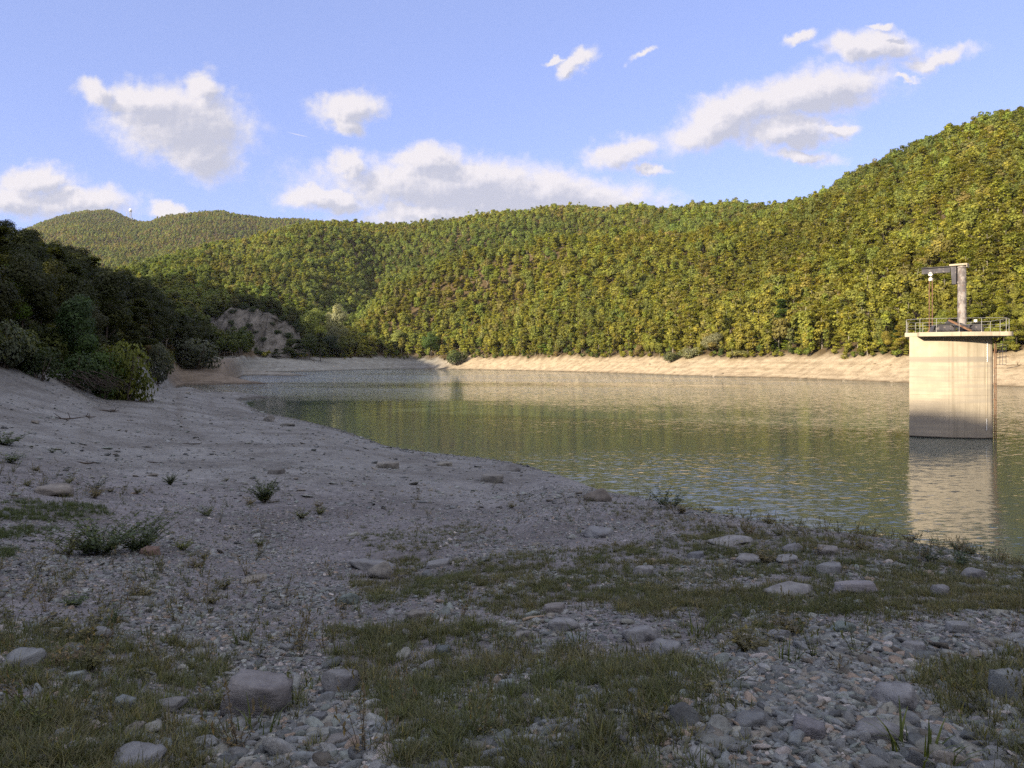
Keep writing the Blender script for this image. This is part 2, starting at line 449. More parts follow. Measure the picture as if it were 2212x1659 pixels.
class MB:
    """Collects boxes, tubes and sheets into one mesh."""
    def __init__(self):
        self.v = []; self.f = []

    def add(self, verts, faces):
        b = len(self.v)
        self.v.extend([tuple(map(float, p)) for p in verts])
        self.f.extend([tuple(i + b for i in f) for f in faces])

    def box(self, lo, hi, M=None):
        x0, y0, z0 = lo; x1, y1, z1 = hi
        vs = [Vector(p) for p in ((x0, y0, z0), (x1, y0, z0), (x1, y1, z0), (x0, y1, z0), (x0, y0, z1), (x1, y0, z1), (x1, y1, z1), (x0, y1, z1))]
        if M is not None:
            vs = [M @ p for p in vs]
        self.add(vs, [(0, 3, 2, 1), (4, 5, 6, 7), (0, 1, 5, 4), (1, 2, 6, 5), (2, 3, 7, 6), (3, 0, 4, 7)])

    def tube(self, pts, radii, n=8, caps=True):
        pts = [Vector(p) for p in pts]
        if not hasattr(radii, '__len__'):
            radii = [radii] * len(pts)
        rings = []
        up = Vector((0.13, 0.07, 1)).normalized()
        for i, p in enumerate(pts):
            t = (pts[min(i + 1, len(pts) - 1)] - pts[max(i - 1, 0)]).normalized()
            ref = up if abs(t.dot(up)) < 0.95 else Vector((1, 0.1, 0)).normalized()
            a = t.cross(ref).normalized(); b = t.cross(a).normalized()
            rings.append([p + (a * math.cos(2 * math.pi * k / n) + b * math.sin(2 * math.pi * k / n)) * radii[i] for k in range(n)])
        vs = [q for r in rings for q in r]
        fs = []
        for i in range(len(pts) - 1):
            for k in range(n):
                fs.append((i * n + k, i * n + (k + 1) % n, (i + 1) * n + (k + 1) % n, (i + 1) * n + k))
        if caps:
            fs.append(tuple(range(n - 1, -1, -1)))
            fs.append(tuple((len(pts) - 1) * n + k for k in range(n)))
        self.add(vs, fs)

    def prism(self, poly, z0, z1, M=None):
        n = len(poly)
        vs = [Vector((x, y, z0)) for x, y in poly] + [Vector((x, y, z1)) for x, y in poly]
        if M is not None:
            vs = [M @ p for p in vs]
        fs = [tuple(range(n - 1, -1, -1)), tuple(range(n, 2 * n))]
        fs += [(i, (i + 1) % n, n + (i + 1) % n, n + i) for i in range(n)]
        self.add(vs, fs)

    def build(self, name, mat, parent=None, smooth=False, bevel=0.0, **kw):
        me = mesh_from(name, np.array(self.v), self.f, [mat] if mat else [], smooth)
        if bevel > 0:
            bm = bmesh.new(); bm.from_mesh(me)
            ed = [e for e in bm.edges if len(e.link_faces) == 2 and e.calc_face_angle(0) > 0.6]
            bmesh.ops.bevel(bm, geom=ed, offset=bevel, segments=1, affect='EDGES')
            bm.to_mesh(me); bm.free()
        return put(name, me, parent, **kw)


def color_attr(me, name, arr, domain='POINT'):
    at = me.attributes.new(name, 'FLOAT_COLOR', domain)
    a = np.ones((len(arr), 4), np.float32); a[:, :3] = arr
    at.data.foreach_set("color", a.ravel())


# ------------------------------------------------------------------ materials of the setting
def mat_terrain():
    m, nt, out = new_mat("earth")
    at = nt.n('ShaderNodeAttribute', attribute_name="soil")
    geo = nt.n('ShaderNodeNewGeometry')
    pos = geo.outputs['Position']
    n1 = nt.noise(pos, 0.35, 6, 0.6)
    n2 = nt.noise(pos, 3.5, 5, 0.65)
    n3 = nt.noise(pos, 22.0, 4, 0.7)
    col = nt.mix(nt.ramp(n1, 0.35, 0.68), at.outputs['Color'], (0.62, 0.60, 0.58), 'MULTIPLY')
    col = nt.mix(nt.ramp(n2, 0.38, 0.70), col, nt.mix(1.0, col, (0.66, 0.66, 0.68), 'MULTIPLY'))
    # pebbles scattered over the beach, two sizes
    for sc, lim, k in ((2.6, 0.20, 1.5), (7.0, 0.26, 1.45), (17.0, 0.30, 1.4)):
        vo = nt.n('ShaderNodeTexVoronoi', {'Vector': pos, 'Scale': sc})
        sp = nt.ramp(vo.outputs['Distance'], lim, lim * 0.7)
        hsep = nt.n('ShaderNodeSeparateColor', {0: vo.outputs['Color']})
        on = nt.m('MULTIPLY', sp, nt.ramp(hsep.outputs[0], 0.45, 0.5))
        pc = nt.mix(nt.ramp(hsep.outputs[1], 0.0, 1.0), nt.mix(1.0, at.outputs['Color'], (0.45, 0.45, 0.48), 'MULTIPLY'), nt.mix(1.0, at.outputs['Color'], (k, k, k * 1.02), 'MULTIPLY'))
        col = nt.mix(nt.m('MULTIPLY', on, at.outputs['Alpha']), col, pc)
    # old water lines: level strata on the drawdown beaches
    sep = nt.n('ShaderNodeSeparateXYZ', {0: pos})
    zc = nt.n('ShaderNodeCombineXYZ', {0: nt.m('MULTIPLY', sep.outputs[0], 0.007), 1: nt.m('MULTIPLY', sep.outputs[1], 0.007), 2: nt.m('MULTIPLY', sep.outputs[2], 3.2)})
    st = nt.noise(zc.outputs[0], 1.0, 4, 0.6)
    at2 = nt.n('ShaderNodeAttribute', attribute_name="strata")
    col = nt.mix(nt.m('MULTIPLY', nt.ramp(st, 0.42, 0.66), at2.outputs['Fac']), col, nt.mix(1.0, col, (0.58, 0.53, 0.47), 'MULTIPLY'))
    wet = nt.m('MULTIPLY', nt.ramp(sep.outputs[2], 0.50, 0.05), 1.0)
    col = nt.mix(wet, col, nt.mix(1.0, col, (0.5, 0.48, 0.44), 'MULTIPLY'))
    hgt = nt.m('ADD', nt.m('MULTIPLY', n2, 0.6), nt.m('MULTIPLY', n3, 0.25))
    bp = nt.n('ShaderNodeBump', {'Height': hgt, 'Strength': 0.7, 'Distance': 0.12})
    b = nt.n('ShaderNodeBsdfPrincipled', {'Base Color': col, 'Roughness': 0.95, 'Specular IOR Level': 0.15, 'Normal': bp.outputs[0]})
    nt.L.new(b.outputs[0], out.inputs[0])
    return m


def mat_water():
    m, nt, out = new_mat("lake_water")
    geo = nt.n('ShaderNodeNewGeometry')
    pos = geo.outputs['Position']
    # breeze patches: long bands of ruffled water between calm ones
    band = nt.vm('MULTIPLY', pos, (0.008, 0.022, 0.0))
    b1 = nt.noise(nt.vm('ADD', band, (3.1, 1.7, 0)), 1.0, 3, 0.55)
    ruff = nt.ramp(b1, 0.36, 0.58)
    sep = nt.n('ShaderNodeSeparateXYZ', {0: pos})
    # the wind reaches the open water off the near bank; the sheltered reach towards the inlet lies calm
    gust = nt.vm('LENGTH', nt.vm('MULTIPLY', nt.vm('SUBTRACT', pos, (9.0, 34.0, 0.0)), (1 / 15.0, 1 / 19.0, 0.0)), out=1)
    gust = nt.ramp(nt.m('ADD', gust, nt.m('MULTIPLY', nt.m('SUBTRACT', b1, 0.5), 1.0)), 1.25, 0.15)
    amp = nt.m('ADD', nt.m('MULTIPLY', gust, 0.22), nt.m('MULTIPLY', ruff, nt.ramp(sep.outputs[1], 70.0, 210.0, 0.35, 2.0)))
    amp = nt.m('ADD', amp, nt.ramp(sep.outputs[0], -20.0, 18.0, 0.010, 0.075))
    amp = nt.m('ADD', amp, nt.m('MULTIPLY', nt.ramp(sep.outputs[1], 150.0, 260.0), nt.ramp(b1, 0.28, 0.46, 0.15, 0.9)))
    rip = nt.noise(nt.vm('MULTIPLY', pos, (2.6, 10.5, 1)), 1.0, 2, 0.5, out=1)
    rip2 = nt.noise(nt.vm('MULTIPLY', pos, (0.9, 3.6, 1)), 1.0, 3, 0.6, out=1)
    sl = nt.vm('ADD', nt.vm('SCALE', nt.vm('SUBTRACT', rip, (.5, .5, .5)), 0.55), nt.vm('SCALE', nt.vm('SUBTRACT', rip2, (.5, .5, .5)), 0.45))
    sl = nt.vm('MULTIPLY', sl, (0.35, 1.0, 0.0))
    sc_ = nt.n('ShaderNodeVectorMath', {0: sl}, operation='SCALE')
    nt.L.new(amp, sc_.inputs['Scale'])
    nrm = nt.vm('NORMALIZE', nt.vm('ADD', sc_.outputs[0], (0, 0, 1)))
    b = nt.n('ShaderNodeBsdfPrincipled', {'Base Color': (0.082, 0.105, 0.090, 1), 'Roughness': 0.03, 'IOR': 1.33, 'Normal': nrm})
    nt.L.new(b.outputs[0], out.inputs[0])
    return m


def mat_cliff():
    m, nt, out = new_mat("bare_rock")
    geo = nt.n('ShaderNodeNewGeometry')
    pos = geo.outputs['Position']
    n1 = nt.noise(nt.vm('MULTIPLY', pos, (1, 1, 0.45)), 0.22, 6, 0.65)
    n2 = nt.noise(pos, 1.1, 5, 0.65)
    col = nt.mix(nt.ramp(n1, 0.33, 0.66), (0.20, 0.185, 0.160), (0.065, 0.062, 0.05))
    col = nt.mix(nt.ramp(n2, 0.45, 0.75), col, (0.25, 0.24, 0.22))
    bp = nt.n('ShaderNodeBump', {'Height': nt.m('ADD', n1, nt.m('MULTIPLY', n2, 0.4)), 'Strength': 0.9, 'Distance': 1.6})
    b = nt.n('ShaderNodeBsdfPrincipled', {'Base Color': col, 'Roughness': 0.95, 'Specular IOR Level': 0.15, 'Normal': bp.outputs[0]})
    nt.L.new(b.outputs[0], out.inputs[0])
    return m


def mat_concrete():
    m, nt, out = new_mat("stained_concrete")
    co = nt.n('ShaderNodeTexCoord')
    pos = co.outputs['Object']
    sep = nt.n('ShaderNodeSeparateXYZ', {0: pos})
    x, z = sep.outputs[0], sep.outputs[2]
    n1 = nt.noise(pos, 0.8, 6, 0.6)
    streak = nt.noise(nt.vm('MULTIPLY', pos, (5.5, 5.5, 0.16)), 1.0, 4, 0.6)
    level = nt.noise(nt.vm('MULTIPLY', pos, (0.18, 0.18, 3.2)), 1.0, 5, 0.6)
    base = nt.mix(nt.ramp(n1, 0.3, 0.7), (0.52, 0.45, 0.345), (0.40, 0.345, 0.265))
    # streaks of the board marks on the right half of the shaft
    rightm = nt.ramp(x, -0.2, 0.1)
    col = nt.mix(nt.m('MULTIPLY', nt.ramp(streak, 0.45, 0.70), nt.m('ADD', nt.m('MULTIPLY', rightm, 0.65), 0.12)), base, (0.31, 0.265, 0.195))
    # bands left by standing water below the full level
    below = nt.ramp(z, 5.95, 5.85)
    col = nt.mix(nt.m('MULTIPLY', nt.m('MULTIPLY', nt.ramp(level, 0.38, 0.66), below), 0.75), col, (0.34, 0.30, 0.25))
    tide = nt.m('MULTIPLY', nt.ramp(z, 5.42, 5.62), nt.ramp(z, 5.96, 5.88))
    col = nt.mix(nt.m('MULTIPLY', tide, 0.7), col, (0.29, 0.255, 0.215))
    # dark film at the water's edge and pour joints
    col = nt.mix(nt.ramp(nt.m('ADD', z, nt.m('MULTIPLY', n1, 0.12)), 0.20, 0.10), col, (0.035, 0.032, 0.028))
    for zj in (1.55, 3.15, 4.45):
        d = nt.m('ABSOLUTE', nt.m('SUBTRACT', nt.m('ADD', z, nt.m('MULTIPLY', n1, 0.03)), zj))
        col = nt.mix(nt.m('MULTIPLY', nt.ramp(d, 0.022, 0.006), nt.ramp(streak, 0.35, 0.55, 0.15, 0.6)), col, (0.2, 0.17, 0.13))
    dx = nt.m('ABSOLUTE', nt.m('SUBTRACT', nt.m('ADD', x, nt.m('MULTIPLY', n1, 0.03)), -0.12))
    col = nt.mix(nt.m('MULTIPLY', nt.ramp(dx, 0.025, 0.006), nt.ramp(level, 0.35, 0.6, 0.2, 0.7)), col, (0.2, 0.17, 0.13))
    crack = nt.noise(nt.vm('MULTIPLY', pos, (1.2, 1.2, 5.0)), 1.0, 6, 0.7)
    low = nt.ramp(z, 2.6, 1.4)
    col = nt.mix(nt.m('MULTIPLY', nt.ramp(crack, 0.66, 0.72), nt.m('MULTIPLY', low, 0.6)), col, (0.15, 0.13, 0.11))
    bp = nt.n('ShaderNodeBump', {'Height': nt.m('ADD', streak, n1), 'Strength': 0.25, 'Distance': 0.04})
    b = nt.n('ShaderNodeBsdfPrincipled', {'Base Color': col, 'Roughness': 0.9, 'Specular IOR Level': 0.2, 'Normal': bp.outputs[0]})
    nt.L.new(b.outputs[0], out.inputs[0])
    return m


def mat_worn(name, base, worn, rust=None, scale=3.0, lim=(0.5, 0.6), metallic=0.0, rough=0.7):
    m, nt, out = new_mat(name)
    co = nt.n('ShaderNodeTexCoord')
    pos = co.outputs['Object']
    n1 = nt.noise(nt.vm('MULTIPLY', pos, (1, 1, 0.55)), scale, 6, 0.62)
    n2 = nt.noise(pos, scale * 2.3, 5, 0.7)
    col = nt.mix(nt.ramp(n1, lim[0], lim[1]), base, worn)
    if rust:
        col = nt.mix(nt.ramp(n2, 0.56, 0.68), col, rust)
    bp = nt.n('ShaderNodeBump', {'Height': n2, 'Strength': 0.3, 'Distance': 0.01})
    b = nt.n('ShaderNodeBsdfPrincipled', {'Base Color': col, 'Roughness': rough, 'Metallic': metallic, 'Normal': bp.outputs[0]})
    nt.L.new(b.outputs[0], out.inputs[0])
    return m


def mat_leaf(name, rough=0.6, transl=0.36, spread=0.7):
    """Foliage: the colour of the whole plant comes with the object (tint), each leaf spray differs a little (shade)."""
    m, nt, out = new_mat(name)
    ti = nt.n('ShaderNodeAttribute', attribute_name="tint", attribute_type='INSTANCER')
    sh = nt.n('ShaderNodeAttribute', attribute_name="shade", attribute_type='GEOMETRY')
    f = sh.outputs['Fac']
    k = nt.m('ADD', nt.m('MULTIPLY', f, spread), 1.0 - spread / 2)
    col = nt.mix(1.0, ti.outputs['Color'], nt.n('ShaderNodeCombineColor', {0: k, 1: k, 2: k}).outputs[0], 'MULTIPLY')
    yel = nt.mix(1.0, col, (1.22, 1.10, 0.6), 'MULTIPLY')
    col = nt.mix(nt.ramp(f, 0.55, 1.0), col, yel)
    b = nt.n('ShaderNodeBsdfPrincipled', {'Base Color': col, 'Roughness': rough, 'Specular IOR Level': 0.25})
    tr = nt.n('ShaderNodeBsdfTranslucent', {'Color': nt.mix(1.0, col, (1.25, 1.2, 0.55), 'MULTIPLY')})
    mx = nt.n('ShaderNodeMixShader', {0: transl})
    nt.L.new(b.outputs[0], mx.inputs[1]); nt.L.new(tr.outputs[0], mx.inputs[2])
    nt.L.new(mx.outputs[0], out.inputs[0])
    return m


def mat_stone():
    m, nt, out = new_mat("weathered_stone")
    ti = nt.n('ShaderNodeAttribute', attribute_name="tint", attribute_type='INSTANCER')
    co = nt.n('ShaderNodeTexCoord')
    pos = co.outputs['Object']
    n1 = nt.noise(pos, 2.2, 6, 0.65)
    n2 = nt.noise(nt.vm('MULTIPLY', pos, (1, 1, 4)), 4.0, 6, 0.7)
    col = nt.mix(nt.ramp(n1, 0.35, 0.7), ti.outputs['Color'], nt.mix(1.0, ti.outputs['Color'], (0.62, 0.60, 0.60), 'MULTIPLY'))
    col = nt.mix(nt.ramp(n2, 0.55, 0.75), col, nt.mix(1.0, ti.outputs['Color'], (1.35, 1.3, 1.25), 'MULTIPLY'))
    bp = nt.n('ShaderNodeBump', {'Height': nt.m('ADD', n1, n2), 'Strength': 0.5, 'Distance': 0.05})
    b = nt.n('ShaderNodeBsdfPrincipled', {'Base Color': col, 'Roughness': 0.9, 'Specular IOR Level': 0.2, 'Normal': bp.outputs[0]})
    nt.L.new(b.outputs[0], out.inputs[0])
    return m


def mat_bark(name, a, b_):
    m, nt, out = new_mat(name)
    co = nt.n('ShaderNodeTexCoord')
    n1 = nt.noise(nt.vm('MULTIPLY', co.outputs['Object'], (3, 3, 0.6)), 1.5, 5, 0.6)
    col = nt.mix(nt.ramp(n1, 0.35, 0.65), a, b_)
    b = nt.n('ShaderNodeBsdfPrincipled', {'Base Color': col, 'Roughness': 0.9, 'Specular IOR Level': 0.15})
    nt.L.new(b.outputs[0], out.inputs[0])
    return m


M_EARTH = mat_terrain()
M_WATER = mat_water()
M_CLIFF = mat_cliff()
M_CONC = mat_concrete()
M_PALE = mat_worn("peeling_paint", (0.30, 0.275, 0.265), (0.14, 0.125, 0.125), (0.20, 0.115, 0.085), 2.6, (0.46, 0.56))
M_DARK = mat_worn("dark_grey_steel", (0.045, 0.043, 0.055), (0.085, 0.08, 0.095), (0.24, 0.21, 0.19), 1.7, (0.45, 0.65))
M_RUST = mat_worn("rusted_steel", (0.20, 0.105, 0.06), (0.10, 0.055, 0.04), (0.28, 0.17, 0.08), 5.0)
M_GALV = mat_worn("galvanised_steel", (0.30, 0.30, 0.30), (0.19, 0.19, 0.19), (0.25, 0.16, 0.11), 6.0, (0.5, 0.65), 0.3, 0.55)
M_WHITE = mat_worn("white_paint", (0.75, 0.73, 0.69), (0.55, 0.5, 0.43), None, 6.0, (0.55, 0.7))
def mat_gauge():
    m, nt, out = new_mat("gauge_paint")
    co = nt.n('ShaderNodeTexCoord')
    sep = nt.n('ShaderNodeSeparateXYZ', {0: co.outputs['Object']})
    tick = nt.m('LESS_THAN', nt.m('FRACT', nt.m('MULTIPLY', sep.outputs[2], 8.0)), 0.42)
    half = nt.m('LESS_THAN', nt.m('FRACT', nt.m('MULTIPLY', sep.outputs[0], 9.0)), 0.55)
    col = nt.mix(nt.m('MULTIPLY', tick, half), (0.78, 0.76, 0.72), (0.06, 0.055, 0.05))
    b = nt.n('ShaderNodeBsdfPrincipled', {'Base Color': col, 'Roughness': 0.6})
    nt.L.new(b.outputs[0], out.inputs[0])
    return m


M_GAUGE = mat_gauge()
M_BLACK = mat_worn("black_rubber", (0.02, 0.02, 0.022), (0.04, 0.038, 0.04), None, 4.0)
M_LEAF = mat_leaf("tree_foliage")
M_WEED = mat_leaf("weed_foliage", 0.6, 0.25, 0.6)
M_STONE = mat_stone()
M_BARK = mat_bark("grey_bark", (0.12, 0.10, 0.085), (0.06, 0.05, 0.042))
M_BARK_PALE = mat_bark("pale_bark", (0.36, 0.33, 0.28), (0.20, 0.17, 0.14))
M_DEAD = mat_bark("dead_wood", (0.05, 0.042, 0.038), (0.09, 0.075, 0.062))
M_DRIFT = mat_bark("bleached_wood", (0.34, 0.28, 0.21), (0.22, 0.17, 0.12))

# ------------------------------------------------------------------ ground, water
idx = np.arange(NA * NR).reshape(NA, NR)
nxt = np.roll(idx, -1, axis=0)
quads = np.stack([idx[:, :-1], nxt[:, :-1], nxt[:, 1:], idx[:, 1:]], -1)
quads = quads[:, 1:, :].reshape(-1, 4)                          # the innermost ring is closed with triangles below
verts = np.stack([GX, GY, H], -1).reshape(-1, 3)
faces = quads
me = mesh_from("ground", verts, faces, [M_EARTH], smooth=True)
# the little disc right under the stand point
gx, gy, gz = verts[:, 0], verts[:, 1], verts[:, 2]
rr = np.hypot(gx, gy)
az = np.degrees(np.arctan2(gx, gy))
NEAR_GRAVEL = np.array((0.205, 0.20, 0.205)); BEACH = np.array((0.238, 0.244, 0.238)); FAR_BEACH = np.array((0.47, 0.385, 0.265))
BROWN = np.array((0.235, 0.20, 0.155)); FLOOR = np.array((0.13, 0.095, 0.05)); SHADE_FLOOR = np.array((0.10, 0.085, 0.06)); MUD = np.array((0.12, 0.10, 0.07))
soil = np.tile(NEAR_GRAVEL, (len(verts), 1))
def lay(col, w):
    global soil
    soil = soil * (1 - w[:, None]) + col[None, :] * w[:, None]
wn = fbm(gx / 9, gy / 9, 31, 3)
lay(BEACH, sstep(17, 27, rr + wn * 5) * (1 - sstep(-6, 14, gx)))
lay(FAR_BEACH, sstep(110, 190, rr) * sstep(-0.13, -0.05, gx / np.maximum(gy, 1)))
lay(np.array((0.31, 0.32, 0.29)), sstep(200, 280, rr) * (1 - sstep(-0.2, -0.1, gx / np.maximum(gy, 1))))
lay(BROWN, sstep(135, 165, gy) * (1 - sstep(190, 330, gy)) * (1 - sstep(-52, -30, gx)))
tl = 6.2 + 1.5 * fbm(gx / 10, gy / 10, 33, 4)
forest_w = sstep(0, 1.6, gz - tl) * (rr > 75)
leftbank = (az > -130) & (az < -22) & (rr < 260)
forest_w = np.maximum(forest_w, sstep(0, 1.2, gz - (4.9 + 0.8 * fbm(gx / 6, gy / 6, 35, 2))) * leftbank * (rr > 30))
forest_w = np.where(np.abs(az) > 60, sstep(6.0, 8.0, gz), forest_w)
lay(FLOOR, forest_w)
lay(MUD, sstep(0.0, -0.4, gz))
at = me.attributes.new("soil", 'FLOAT_COLOR', 'POINT')
arr = np.ones((len(verts), 4), np.float32); arr[:, :3] = soil
arr[:, 3] = (1 - forest_w)
at.data.foreach_set("color", arr.ravel())
at = me.attributes.new("strata", 'FLOAT', 'POINT')
at.data.foreach_set("value", (np.maximum(sstep(60, 140, rr), 0.75 * sstep(24, 36, rr) * (gx < 0)) * (1 - forest_w) * (0.30 + 0.5 * np.clip(fbm(gx / 30, gy / 30, 37, 3) + 0.2, 0, 1))).astype(np.float32))
ground_obj = put("ground", me)
tag(ground_obj, kind="structure")

wv = np.array([(-260, 8, 0), (420, 8, 0), (420, 560, 0), (-260, 560, 0)], float)
water_obj = put("water", mesh_from("water", wv, [(0, 1, 2, 3)], [M_WATER]))
tag(water_obj, kind="structure")

# eroded bluff at the mouth of the side valley: a mound with a steep bare face
def build_bluff():
    nu, nv = 90, 60
    y0 = 400.0
    us = np.linspace(0, 1, nu)
    xpix = 436 + us * 232
    toppix = np.interp(xpix, [436, 480, 515, 555, 595, 632, 668], [700, 676, 664, 668, 680, 704, 782])
    V = np.zeros((nu, nv, 3))
    for i in range(nu):
        ztop = EYE + (HORIZON - toppix[i]) / FPX * 420.0
        prof_y = [y0 - 6, y0, y0 + 9, y0 + 15, y0 + 20, y0 + 32, y0 + 60, y0 + 95]
        prof_z = [4.0, 6.5, ztop * 0.42, ztop * 0.78, ztop, ztop + 1.5, ztop * 0.75, 8.0]
        t = np.linspace(0, 1, nv) ** 1.25
        s = np.linspace(0, 1, 8)
        yy = np.interp(t, s, prof_y); zz = np.interp(t, s, prof_z)
        x = (xpix[i] - 1106.0) / FPX * 420.0
        edge = 18.0 * (2 * us[i] - 1) ** 4
        V[i, :, 0] = x / 420.0 * (yy + edge * 0.5); V[i, :, 1] = yy + edge; V[i, :, 2] = zz
    n = fbm(V[..., 0] / 7, V[..., 2] / 16 + V[..., 1] / 40, 51, 4)
    n2 = fbm(V[..., 0] / 3, V[..., 2] / 5 + V[..., 1] / 20, 57, 3)
    gul = np.abs(fbm(V[..., 0] / 6.5 + 0.3 * n, V[..., 2] / 60, 61, 3))
    V[..., 1] += 5.5 * n + 2.2 * n2 - 9.0 * (0.35 - gul) * sstep(6, 12, V[..., 2])
    V[..., 2] += 1.6 * n2 + 3.0 * fbm(V[..., 0] / 11, V[..., 1] / 25, 63, 3) * sstep(10, 20, V[..., 2])
    ii = np.arange(nu * nv).reshape(nu, nv)
    q = np.stack([ii[:-1, :-1], ii[1:, :-1], ii[1:, 1:], ii[:-1, 1:]], -1).reshape(-1, 4)
    o = put("cliff", mesh_from("cliff", V.reshape(-1, 3), q, [M_CLIFF], True))
    return tag(o, "bare eroded grey rock face at the mouth of the side valley", "cliff", kind="structure"), V


bluff, BLUFF_V = build_bluff()


# ------------------------------------------------------------------ intake tower in the lake
def build_tower():
    # local frame: origin at the water line under the middle of the front wall, x along the wall to the right, y away from the viewer
    A = Vector((29.45, 55.2, 0)); B = Vector((34.45, 53.65, 0))
    ex = (B - A).normalized(); ey = Vector((-ex.y, ex.x, 0))
    W = (B - A).length
    ang = math.atan2(ex.y, ex.x)
    mid = (A + B) / 2
    root = empty("intake_tower", mid, (0, 0, ang))
    tag(root, "square-shouldered beige concrete intake tower standing in the lake, with railed deck", "tower")
    hw = W / 2
    # shaft: gently bulged front, rounded right corner, straight flanks
    front = [(-hw + W * t, -0.50 * (1 - (2 * t - 1) ** 2)) for t in np.linspace(0, 1, 25)]
    corner = [(hw + 0.14, 0.10), (hw + 0.24, 0.30), (hw + 0.27, 0.6)]
    back = [(hw + 0.27, 4.6), (hw - 0.6, 5.4), (-hw + 1.5, 5.4), (-hw + 1.05, 4.8)]
    poly = front + corner + back
    zt = 7.38
    mb = MB()
    levels = np.linspace(-2.0, zt, 24)
    n = len(poly)
    vs = []
    for z in levels:
        k = 1.0 + 0.004 * (zt - z) / 7
        vs += [(x * k, y, z) for x, y in poly]
    fs = []
    for i in range(len(levels) - 1):
        fs += [(i * n + j, i * n + (j + 1) % n, (i + 1) * n + (j + 1) % n, (i + 1) * n + j) for j in range(n)]
    fs.append(tuple((len(levels) - 1) * n + j for j in range(n)))
    mb.add(vs, fs)
    mb.build("shaft", M_CONC, root)
    # deck slab: flush with the wall at its left end, then stepping out over the front and the right side
    step = -hw + 0.47
    dk = [(-hw - 0.30, 0.05), (step, -0.12)]
    dk += [(step, -0.95)]
    for t in np.linspace(0, 1, 13)[1:]:
        x = step + (hw + 0.75 - step) * t
        dk.append((x, -0.95 - 0.36 * math.sin(math.pi * min(1, t * 1.05)) ** 0.9 if t < 0.95 else -0.95))
    for a in np.linspace(-80, 0, 7):
        dk.append((hw + 0.75 + 0.62 * math.cos(R(a)), -0.05 + 0.90 * math.sin(R(a))))
    dk += [(hw + 1.37, 4.6), (hw + 0.9, 5.3), (hw + 0.2, 5.7), (-hw + 1.0, 5.7), (-hw + 0.80, 5.3)]
    m2 = MB(); m2.prism(dk, zt + 0.003, zt + 0.31)
    m2.build("deck", M_CONC, root, bevel=0.02)
    zd = zt + 0.31
    # railing
    rail_pts = [(-hw + 0.82, 4.9), (-hw + 0.30, 2.5), (-hw - 0.16, 0.25), (step + 0.06, -0.83)]
    for xr in (-hw + 1.55, 0.35, hw - 0.85, hw + 0.75):
        rail_pts.append((xr, -0.85 - 0.35 * math.sin(math.pi * max(0.0, min(1, (xr - step) / (hw + 0.75 - step)))) ** 0.9))
    rail_pts += [(hw + 1.22, 0.15), (hw + 1.25, 2.2), (hw + 1.25, 4.5), (hw + 0.2, 5.55), (hw - 1.6, 5.55), (hw - 3.2, 5.55), (-hw + 1.5, 5.55), (-hw + 0.82, 4.9)]
    for zr in (0.98, 0.50):
        r = MB()
        r.tube([(x, y, zd + zr) for x, y in rail_pts], 0.016 if zr > 0.6 else 0.011, 6)
        r.build("handrail", M_GALV, root)
    for x, y in rail_pts[:-1]:
        p = MB()
        p.tube([(x, y, zd - 0.02), (x, y, zd + 0.99)], 0.016, 6)
        p.tube([(x, y, zd), (x, y, zd + 0.03)], 0.06, 6)
        p.build("railing_post", M_GALV, root)
    # gauge board: white staff with dark ticks down the right edge of the front
    def front_y(x):
        t = (x + hw) / W
        return -0.50 * (1 - (2 * t - 1) ** 2) if 0 < t < 1 else 0.0
    g = MB()
    gx_ = hw - 0.22
    g.box((gx_ - 0.035, front_y(gx_) - 0.035, 5.55), (gx_ + 0.035, front_y(gx_) + 0.03, 7.0))
    g.build("gauge_board", M_GAUGE, root)
    g = MB()
    gx_ = hw - 0.27
    g.box((gx_ - 0.022, front_y(gx_) - 0.03, 0.62), (gx_ + 0.022, front_y(gx_) + 0.03, 5.45))
    g.build("gauge_rail", M_CONC, root)
    g = MB()
    g.box((gx_ - 0.035, front_y(gx_) - 0.045, 0.62), (gx_ + 0.035, front_y(gx_) - 0.031, 1.45))
    g.build("lower_gauge_board", M_WHITE, root)
    # ladders on the right flank
    lad = MB()
    lx, ly = hw + 0.38, 0.05
    for dx in (-0.0, 0.30):
        lad.tube([(lx + dx * 0.30, ly + dx, -0.5), (lx + dx * 0.30, ly + dx, zt)], 0.028, 6)
    for z in np.arange(0.1, zt - 0.05, 0.28):
        lad.tube([(lx, ly, z), (lx + 0.09, ly + 0.30, z)], 0.014, 5)
    for z in np.arange(0.5, zt, 1.15):
        lad.tube([(lx + 0.03, ly + 0.1, z), (hw + 0.16, 0.16, z + 0.02)], 0.018, 5)
        lad.tube([(lx - 0.05, ly - 0.12, z + 0.05), (lx, ly, z - 0.05)], 0.016, 5)
    lad.build("ladder", M_RUST, root)
    pipe = MB()
    pipe.tube([(hw + 0.27, -0.02, -0.4), (hw + 0.27, -0.02, zt)], 0.034, 7)
    pipe.build("pipe", M_RUST, root)
    cage = MB()
    cx, cy = hw + 0.78, 0.32
    for a in (0, 90, 180, 270):
        px, py = cx + 0.30 * math.cos(R(a)), cy + 0.30 * math.sin(R(a))
        cage.tube([(px, py, 5.3), (px, py, zt)], 0.017, 5)
    for z in np.arange(5.35, zt, 0.48):
        ring = [(cx + 0.30 * math.cos(R(a)), cy + 0.30 * math.sin(R(a)), z) for a in range(0, 361, 30)]
        cage.tube(ring, 0.016, 5, caps=False)
    cage.build("ladder_cage", M_DARK, root)

    # ---------------- jib crane on the deck
    def loc(px, depth):          # photo column at a given depth -> local xy on the deck
        p = Vector(((px - 1106.0) / FPX * depth, depth, 0)) - mid
        return p.dot(ex), p.dot(ey)
    cxp, cyp = loc(2078, 56.6)
